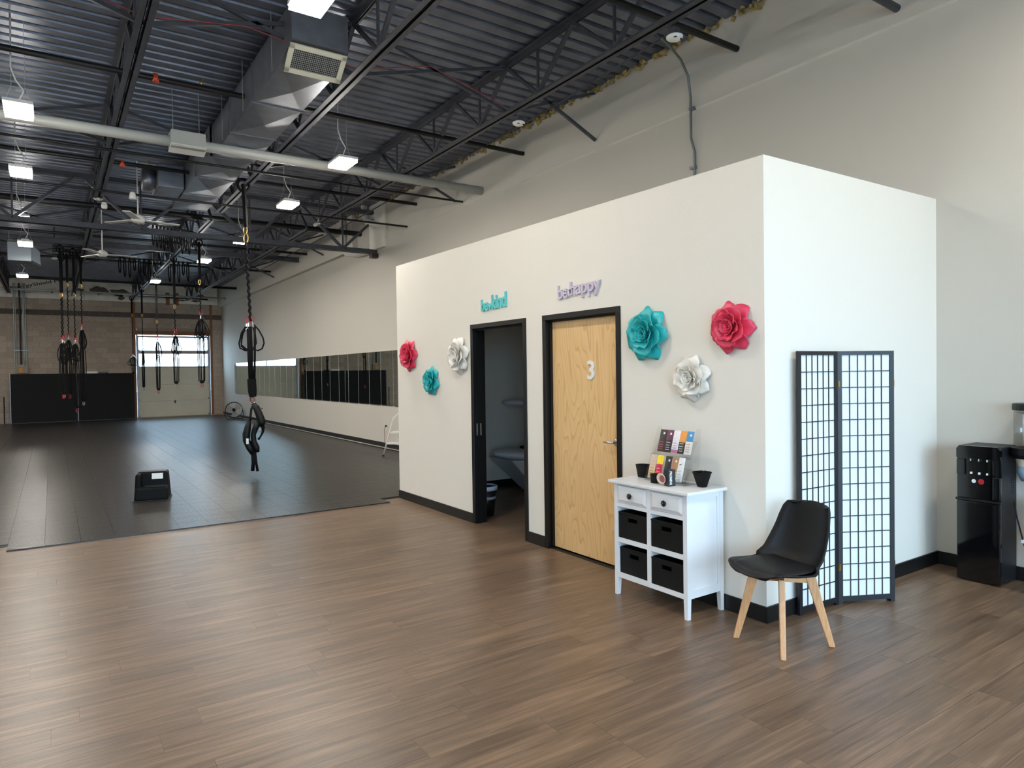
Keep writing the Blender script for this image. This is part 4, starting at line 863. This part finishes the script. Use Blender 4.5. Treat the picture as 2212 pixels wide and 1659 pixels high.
def basket(y0, y1, z0, z1, x0, x1, label):
    t = thing('storage_basket', ((x0+x1)/2, (y0+y1)/2, z0), label, 'basket', 'black woven baskets in the cabinet')
    w = .008; hy0, hy1 = (y0+y1)/2-.045, (y0+y1)/2+.045; hz0, hz1 = z1-.062, z1-.025
    MB().box(x0, x0+w, y0, hy0, z0, z1).box(x0, x0+w, hy1, y1, z0, z1).box(x0, x0+w, hy0, hy1, z0, hz0).box(x0, x0+w, hy0, hy1, hz1, z1).box(x1-w, x1, y0, y1, z0, z1).box(x0+w, x1-w, y0, y0+w, z0, z1).box(x0+w, x1-w, y1-w, y1, z0, z1).box(x0+w, x1-w, y0+w, y1-w, z0, z0+w).build('woven_body', wicker, t)
    MB().tube([(x0+.003, y0+.003, z1), (x0+.003, y1-.003, z1), (x1-.003, y1-.003, z1), (x1-.003, y0+.003, z1)], .008, 6, True).build('rim', wicker, t)
    hm_ = MB().tube([(x0+.002, hy0, hz0), (x0+.002, hy1, hz0), (x0+.002, hy1, hz1), (x0+.002, hy0, hz1)], .005, 5, True).build('handle_rim', wicker, t)
    return t
for y0, y1, side in ((Y0+.045, ym-.022, 'right'), (ym+.022, Y1-.045, 'left')):
    for z0, z1, lv in ((.1575, .35, 'lower'), (.4195, .615, 'upper')):
        basket(y0, y1, z0, z1, X0+.004+(.012 if lv == 'lower' and side == 'left' else 0), X0+.3, 'black woven basket in the %s %s bay of the white cabinet' % (lv, side))
# things on the cabinet
CT = .8525
def bowl_basket(name, c, r0, r1, h, sy, label, cat='basket'):
    t = thing(name, c, label, cat)
    MB().lathe([(0, .001), (r0, .001), (r1, h), (r1-.006, h), (r0-.004, .008), (0, .008)], c, 22, None, 1, sy).build('woven_body', wicker, t, smooth=True)
    MB().tube([Vector(c)+Vector((math.cos(2*PI*i/22)*(r1-.002), math.sin(2*PI*i/22)*(r1-.002)*sy, h)) for i in range(22)], .005, 6, True).build('rim', wicker, t); return t
bowl_basket('round_basket', (-.14, .405, CT), .032, .062, .098, 1.05, 'small black round basket on the right end of the cabinet')
g = random.Random(2); pb = MB()
for k in range(7): c = Vector((-.14+g.uniform(-.03, .03), .405+g.uniform(-.03, .03), CT+.09)); pb.obox(c, (.035, .002, .03), Euler((g.uniform(-.8, .8), g.uniform(-.8, .8), g.uniform(0, 3))).to_matrix())
tag(pb.build('black_packets', blackv), 'crumpled black packets in the small round basket', 'packet', kind='stuff')
bowl_basket('oval_basket', (-.13, .945, CT), .05, .062, .088, 1.5, 'black oval basket on the left end of the cabinet')
bowl_basket('square_basket', (-.27, .715, CT), .03, .034, .06, 1.2, 'little black pot between the display stand and the boxed compact')
bx = thing('product_box', (-.285, .565, CT), 'black carton with white vertical lettering standing on the cabinet front', 'box')
BMx = Matrix.Rotation(R(-8), 3, 'Z'); bc = Vector((-.285, .565, CT+.058))
MB().obox(bc, (.058, .05, .114), BMx).build('carton', mat('carton_black', (40, 42, 46), .45), bx, bevel=.001)
tv = BMx @ FACE_MY @ Matrix(((0, 1, 0), (-1, 0, 0), (0, 0, 1)))
text_mb('PROMEVS', .092, .02, .001, tv, bc+BMx@Vector((-.022, -.0256, .046)), .03).build('lettering', whitep, bx)
dk_ = thing('compact', (-.33, .6, CT), 'round beige and brown compact leaning on the black carton', 'compact'); DMx = Matrix(((0, 0, -1), (0, 1, 0), (1, 0, 0)))
DMx = Matrix.Rotation(R(-6), 3, 'Y') @ DMx
MB().lathe([(0, 0), (.038, 0), (.038, .006), (0, .008)], (-.326, .606, CT+.05), 26, DMx).build('lid', mat('beige', (222, 200, 180), .5), dk_, smooth=False)
MB().lathe([(0, .0085), (.026, .0085), (.024, .011), (0, .012)], (-.326, .59, CT+.052), 22, DMx).build('mirror_disc', mat('brown_pink', (140, 84, 78), .5), dk_)
# acrylic stand with sachets
ac = thing('display_stand', (-.14, .65, CT), 'clear acrylic two-tier stand holding cosmetic sachets', 'stand')
MB().box(-.24, -.09, .49, .86, CT, CT+.004).build('base', acryl, ac)
for y in (.487, .858): MB().add([(-.24, y, CT), (-.08, y, CT), (-.05, y, 1.24), (-.09, y, 1.24)], [(0, 1, 2, 3)]).build('side', acryl, ac, solid=.003)
for (xb, zb, xt, zt) in ((-.215, CT+.015, -.165, CT+.14), (-.155, 1.03, -.115, 1.15)):
    MB().add([(xb, .49, zb), (xb, .855, zb), (xt+.03, .855, zt), (xt+.03, .49, zt)], [(0, 1, 2, 3)]).build('back_plate', acryl, ac, solid=.003)
    MB().add([(xb-.02, .49, zb), (xb-.02, .855, zb), (xb-.02, .855, zb+.02), (xb-.02, .49, zb+.02)], [(0, 1, 2, 3)]).build('lip', acryl, ac, solid=.003)
def sachet(y, xb, zb, w, h, bands, label, lean=.3, tag_=True, marks=()):
    t = thing('sachet', (xb, y, zb), label, 'sachet', 'cosmetic sachets in the acrylic stand')
    def P(u, v, d=0): return Vector((xb+v*h*math.sin(lean)-d*math.cos(lean), y-(u-.5)*w, zb+v*h*math.cos(lean)+d*math.sin(lean)))
    z = 0.
    for i, (f, c) in enumerate(bands):
        key = 'ink_%d_%d_%d' % c; m = MATS.get(key) or mat(key, c, .35, var=(160, .25))
        a, b_ = z, z+f; MB().grid(lambda u, v: P(u, a+(b_-a)*v, .004*math.sin(PI*u)*math.sin(PI*(a+(b_-a)*v))), 4, 4).build('foil', m, t, solid=.0012); z = b_
    if tag_: MB().add([P(.55, .78, .006), P(.8, .78, .006), P(.8, .87, .006), P(.55, .87, .006)], [(0, 1, 2, 3)]).build('price_tag', whitep, t)
    for (v, c, wd) in marks:
        key = 'ink_%d_%d_%d' % c; m = MATS.get(key) or mat(key, c, .4)
        MB().add([P(.5-wd/2, v, .0065), P(.5+wd/2, v, .0065), P(.5+wd/2, v+.03, .0065), P(.5-wd/2, v+.03, .0065)], [(0, 1, 2, 3)]).build('print', m, t)
wt = (225, 225, 222); lines = lambda c: [(v, c, .55) for v in (.1, .2, .3, .42)]
ys = [.765, .70, .635, .575, .515]
top = [([(.45, (70, 34, 40)), (.55, (38, 30, 28))], 'dark brown sachet, left end of the upper tier', 1, lines((150, 90, 90))), ([(.55, (36, 28, 40)), (.45, (96, 34, 66))], 'plum and black sachet in the upper tier', 1, lines((190, 180, 190))), ([(.15, (190, 110, 140)), (.85, (228, 222, 226))], 'white sachet with pink foot in the upper tier', 0, lines((150, 140, 170))),
       ([(.5, (40, 34, 32)), (.5, (226, 150, 60))], 'orange and black sachet in the upper tier', 0, lines((200, 200, 190))), ([(.55, (222, 222, 218)), (.45, (60, 140, 190))], 'blue and silver sachet, right end of the upper tier', 1, lines((205, 150, 130)))]
for y, (b_, lb, tg, mk) in zip(ys, top): sachet(y, -.165, 1.065, .064, .165, b_, lb, .28, tg, mk)
ys = [.81, .745, .665, .6, .545]
bot = [([(.5, (214, 188, 148)), (.5, (206, 180, 160))], 'beige sachet, left end of the lower tier', 0, lines((170, 140, 90))), ([(.3, (222, 80, 70)), (.32, (206, 34, 84)), (.38, (238, 206, 40))], 'yellow and red sachet in the lower tier', 0, lines((240, 170, 170))), ([(.4, (64, 46, 50)), (.6, (34, 30, 32))], 'near-black sachet in the lower tier', 1, lines((150, 140, 140))),
       ([(.4, (206, 168, 120)), (.6, (170, 124, 88))], 'brown kraft sachet in the lower tier', 1, lines((120, 84, 60))), ([(1., (226, 228, 226))], 'white sachet with two dark dots, right end of the lower tier', 0, [(.7, (50, 50, 52), .3)]+lines((190, 190, 190)))]
for y, (b_, lb, tg, mk) in zip(ys, bot): sachet(y, -.225, CT+.02, .06, .175, b_, lb, .28, tg, mk)

# ================================================================ CHAIR
ch = thing('side_chair', (-.2, -.25, 0), 'black moulded chair with padded seat and splayed beech legs beside the cabinet', 'chair')
CM = Matrix.Rotation(R(171.5), 3, 'Z'); c0 = Vector((-.2, -.25, 0))
def cw(x, y, z): return c0+CM@Vector((x, y, z))      # +x is the front of the chair
prof = [(.278, .444, .12), (.268, .456, .165), (.235, .462, .2), (.18, .456, .225), (.1, .445, .242), (0, .437, .245), (-.09, .436, .236), (-.155, .452, .23), (-.195, .498, .222), (-.222, .57, .214), (-.245, .65, .202), (-.262, .73, .19), (-.274, .79, .175), (-.281, .82, .155), (-.284, .832, .12)]
def shell(u, v):
    f = v*(len(prof)-1); i = min(int(f), len(prof)-2); t = f-i
    x, z, w = [prof[i][k]*(1-t)+prof[i+1][k]*t for k in range(3)]; q = u*2-1
    bk = min(1, max(0, (v-.36)/.14)); wrap = (.125*(1-.62*max(0, (v-.5)*2)))*bk
    return cw(x+wrap*q*q*abs(q)-.025*q*q*max(0, 1-v*8), q*w, z+.03*q*q*abs(q)*(1-bk)*min(1, v*6)+.05*q*q*abs(q)*bk*(1-min(1, (v-.5)*4) if v > .5 else 1)-.03*q*q*max(0, v-.92)/.08)
MB().grid(shell, 16, 48).build('seat_shell', pad, ch, smooth=True, solid=.011)
def cush(u, v):
    a, b_ = u*2-1, v*2-1; X = a*(1-b_*b_*.32)**.5; Y = b_*(1-a*a*.32)**.5; r = max(abs(a), abs(b_))
    return cw(.05+X*.205, Y*.212, .458+.03*(1-r**6)+.018*abs(b_)**3)
MB().grid(cush, 18, 18).build('seat_cushion', pad, ch, smooth=True, solid=.004)
def cl(p): return (Matrix.Rotation(R(-171.5), 3, 'Z') @ (Vector(p)-c0))
feet = [(-.362, -.039), (-.415, -.403), (-.023, -.461), (.008, -.102)]
tops = []
for fx, fy in feet:
    l = cl((fx, fy, 0)); tp = cw(math.copysign(.115, l.x), math.copysign(.105, l.y), .425); ft = Vector((fx, fy, 0.001)); tops.append(tp)
    n = (ft-tp); m = MB(); d = n.normalized(); sd = Vector((-(ft-tp).y, (ft-tp).x, 0)).normalized(); rad = sd.cross(d)
    vs = [tp+sd*a*.018+rad*b_*.029 for a, b_ in ((-1, -1), (1, -1), (1, 1), (-1, 1))]; ve = []
    for a, b_ in ((-1, -1), (1, -1), (1, 1), (-1, 1)):
        q = tp+d*((0-tp.z)/d.z if True else 0)+sd*a*.015+rad*b_*.017; q -= d*(q.z/d.z) if abs(d.z) > 1e-6 else Vector(); ve.append(q)
    m.add(vs+ve, [(0, 1, 2, 3), (7, 6, 5, 4), (0, 4, 5, 1), (1, 5, 6, 2), (2, 6, 7, 3), (3, 7, 4, 0)]); m.build('leg', beech, ch, bevel=.005)
MB().bar(tops[0]+Vector((0, 0, -.026)), tops[2]+Vector((0, 0, -.026)), .026, .05).build('cross_rail', beech, ch); MB().bar(tops[1]+Vector((0, 0, -.026)), tops[3]+Vector((0, 0, -.026)), .026, .05).build('cross_rail', beech, ch)
MB().obox(cw(0, 0, .428), (.14, .14, .01), CM).build('mounting_plate', blackp, ch)

# ================================================================ FOLDING SCREEN
blk = mat('black_lacquer', (22, 24, 30), .4)
sc = thing('folding_screen', (.7, -.12, 0), 'black lattice folding screen with white paper panels before the partition end wall', 'screen')
def panel(a, b_, H=1.772, full=True):
    a = Vector((*a, 0)); b_ = Vector((*b_, 0)); d = (b_-a); L = d.length; d.normalize(); nrm = Vector((d.y, -d.x, 0)); M = Matrix((d, nrm, Vector((0, 0, 1)))).transposed(); th = .018; sw = .032
    def bx_(nm, x0, x1, z0, z1, t=th, off=0., m=blk): MB().obox(a+d*((x0+x1)/2)+nrm*off+Vector((0, 0, (z0+z1)/2)), (x1-x0, t, z1-z0), M).build(nm, m, sc)
    bx_('stile', 0, sw, 0.001, H); bx_('stile', L-sw, L, 0.001, H); bx_('rail', sw, L-sw, H-.028, H); bx_('rail', sw, L-sw, .02, .055)
    bx_('rice_paper', sw, L-sw, .055, H-.028, .002, 0, paperm)
    if not full: return
    z0, z1 = .055, H-.028
    for k in range(1, 6): x = sw+(L-2*sw)*k/6; bx_('lattice_bar', x-.003, x+.003, z0, z1, .012)
    for k in range(1, 15): z = z0+(z1-z0)*k/15; bx_('lattice_bar', sw, L-sw, z-.003, z+.003, .0115)
panel((.282, -.045), (.698, -.075)); panel((.704, -.075), (1.082, -.268)); panel((1.092, -.243), (.722, -.054), full=False)
for x, y in ((.70, -.088), (1.094, -.262)):
    for z in (.24, 1.52): MB().box(x-.008, x+.008, y-.006, y+.004, z, z+.045).build('hinge', gold, sc)

# ================================================================ WATER COOLER
wc = thing('water_cooler', (2.13, -.43, 0), 'glossy black bottleless water cooler in the corner by the partition', 'cooler')
cx0, cx1, cy0, cy1 = 1.99, 2.305, -.585, -.29
MB().box(cx0+.03, cx1, cy0+.005, cy1-.005, .01, 1.045).build('cabinet_body', mat('cooler_side', (26, 26, 30), .45), wc, bevel=.012)
MB().box(cx0-.006, cx0+.03, cy0, cy1, .01, .62).build('lower_door', gloss, wc, bevel=.008)
MB().box(cx0-.012, cx0+.03, cy0-.003, cy1+.004, .622, .64).build('drip_tray', blackpl, wc, bevel=.003)
MB().prism([(cy0, .642), (cy1, .642), (cy1, 1.02), (cy1-.02, 1.045), (cy0+.02, 1.045), (cy0, 1.02)], 'X', cx0+.012, cx0+.031).build('upper_front', gloss, wc)
MB().box(cx0-.004, cx0+.012, cy0+.0, cy0+.05, .645, .82).build('front_cheek', gloss, wc, bevel=.006); MB().box(cx0-.004, cx0+.012, cy1-.06, cy1, .82, .94).build('front_cheek', gloss, wc, bevel=.006)
MB().prism([(cy0, .95), (cy1, .95), (cy1, 1.02), (cy1-.02, 1.045), (cy0+.02, 1.045), (cy0, 1.02)], 'X', cx0-.004, cx0+.0118).build('control_head', gloss, wc)
MB().box(cx0-.002, cx0+.0115, cy0+.045, cy0+.08, .83, .945).build('mirror_strip', mirrorm, wc)
for k in range(3):
    yy = cy1-.1-k*.055; B(cx0-.0035, cx0+.0115, yy-.006, yy+.006, .83, .845).build('button', whitep, wc); MB().cyl((cx0-.002, yy+.0, .93), (cx0-.002, yy, .948), .006, 8).build('tap', chrome, wc)
for yy, r, m, nm in ((cy1-.115, .015, whitep, 'white_sticker'), (cy1-.165, .021, redm, 'red_sticker')):
    MB().lathe([(0, 0), (r, 0), (r, .001), (0, .001)], (cx0+.0115, yy, .775), 20, Matrix(((0, 0, -1), (0, 1, 0), (1, 0, 0)))).build(nm, m, wc)
vg = MB()
for i in range(7):
    for j in range(2): vg.box(2.2+j*.03, 2.215+j*.03, cy0+.003, cy0+.0049, .68+i*.02, .687+i*.02)
vg.build('vent_slots', blackp, wc)
# right edge: side table, dispenser, coffee maker
tb = thing('side_table', (2.1, -1.0, 0), 'small side table with pale top and dark legs at the right picture edge', 'table')
B(1.93, 2.29, -1.25, -.735, .375, .395).build('table_top', mat('pale_top', (222, 226, 232), .35), tb, bevel=.003)
for x in (1.96, 2.25):
    for y in (-1.22, -.79): B(x-.018, x+.018, y-.018, y+.018, 0, .374).build('leg', mat('dark_brown_wood', (50, 30, 22), .5) if 'dark_brown_wood' not in MATS else MATS['dark_brown_wood'], tb)
dp = thing('cup_dispenser', (2.2, -.7, .9), 'clear cylinder dispenser with black cap on the grey wall at the right edge', 'dispenser')
dc = (2.2, -.695)
MB().lathe([(0, 1.372), (.1, 1.372), (.105, 1.36), (.105, 1.32), (0, 1.32)], (*dc, 0), 24).build('cap', blackpl, dp, smooth=False)
MB().lathe([(.096, 1.045), (.096, 1.32)], (*dc, 0), 24).build('clear_tube', acryl, dp, solid=.003, smooth=True)
MB().lathe([(.04, 1.05), (.04, 1.3)], (*dc, 0), 16).build('cup_stack', whitep, dp, smooth=True)
MB().lathe([(0, .96), (.1, .96), (.115, .99), (.118, 1.04), (0, 1.045)], (*dc, 0), 24).build('collar', blackpl, dp, smooth=False)
B(2.29, 2.32, -.74, -.65, .98, 1.3).build('wall_bracket', blackpl, dp)
MB().lathe([(0, .90), (.07, .90), (.085, .958), (0, .959)], (*dc, 0), 20).build('cream_band', mat('cream_plastic', (225, 220, 200), .5), dp)
MB().lathe([(0, .78), (.05, .79), (.075, .85), (.072, .90), (0, .90)], (*dc, 0), 20).build('blue_tank', mat('blue_tank', (150, 180, 205), .2), dp, smooth=True)
cmk = thing('coffee_maker', (2.12, -.87, .395), 'black coffee maker standing on the side table at the right edge', 'coffee maker')
MB().box(2.02, 2.22, -1.02, -.765, .396, .44).build('base', blackpl, cmk, bevel=.01); MB().box(2.12, 2.22, -1.0, -.80, .44, .6).build('column', blackpl, cmk, bevel=.01); MB().box(2.0, 2.22, -1.02, -.785, .6, .66).build('head', blackpl, cmk, bevel=.01)
MB().lathe([(0, .442), (.055, .445), (.06, .5), (.04, .56), (0, .56)], (2.06, -.89, 0), 16).build('carafe', gloss, cmk, smooth=True)
tag(MB().tube([(2.2, -.60, .62), (2.22, -.61, .5), (2.23, -.64, .35), (2.22, -.67, .24), (2.2, -.70, .2), (2.18, -.725, .24), (2.17, -.73, .33), (2.19, -.728, .40)], .005, 6).build('power_cord', blackpl, smooth=True), 'black power cord looping down beside the water cooler', 'cord')
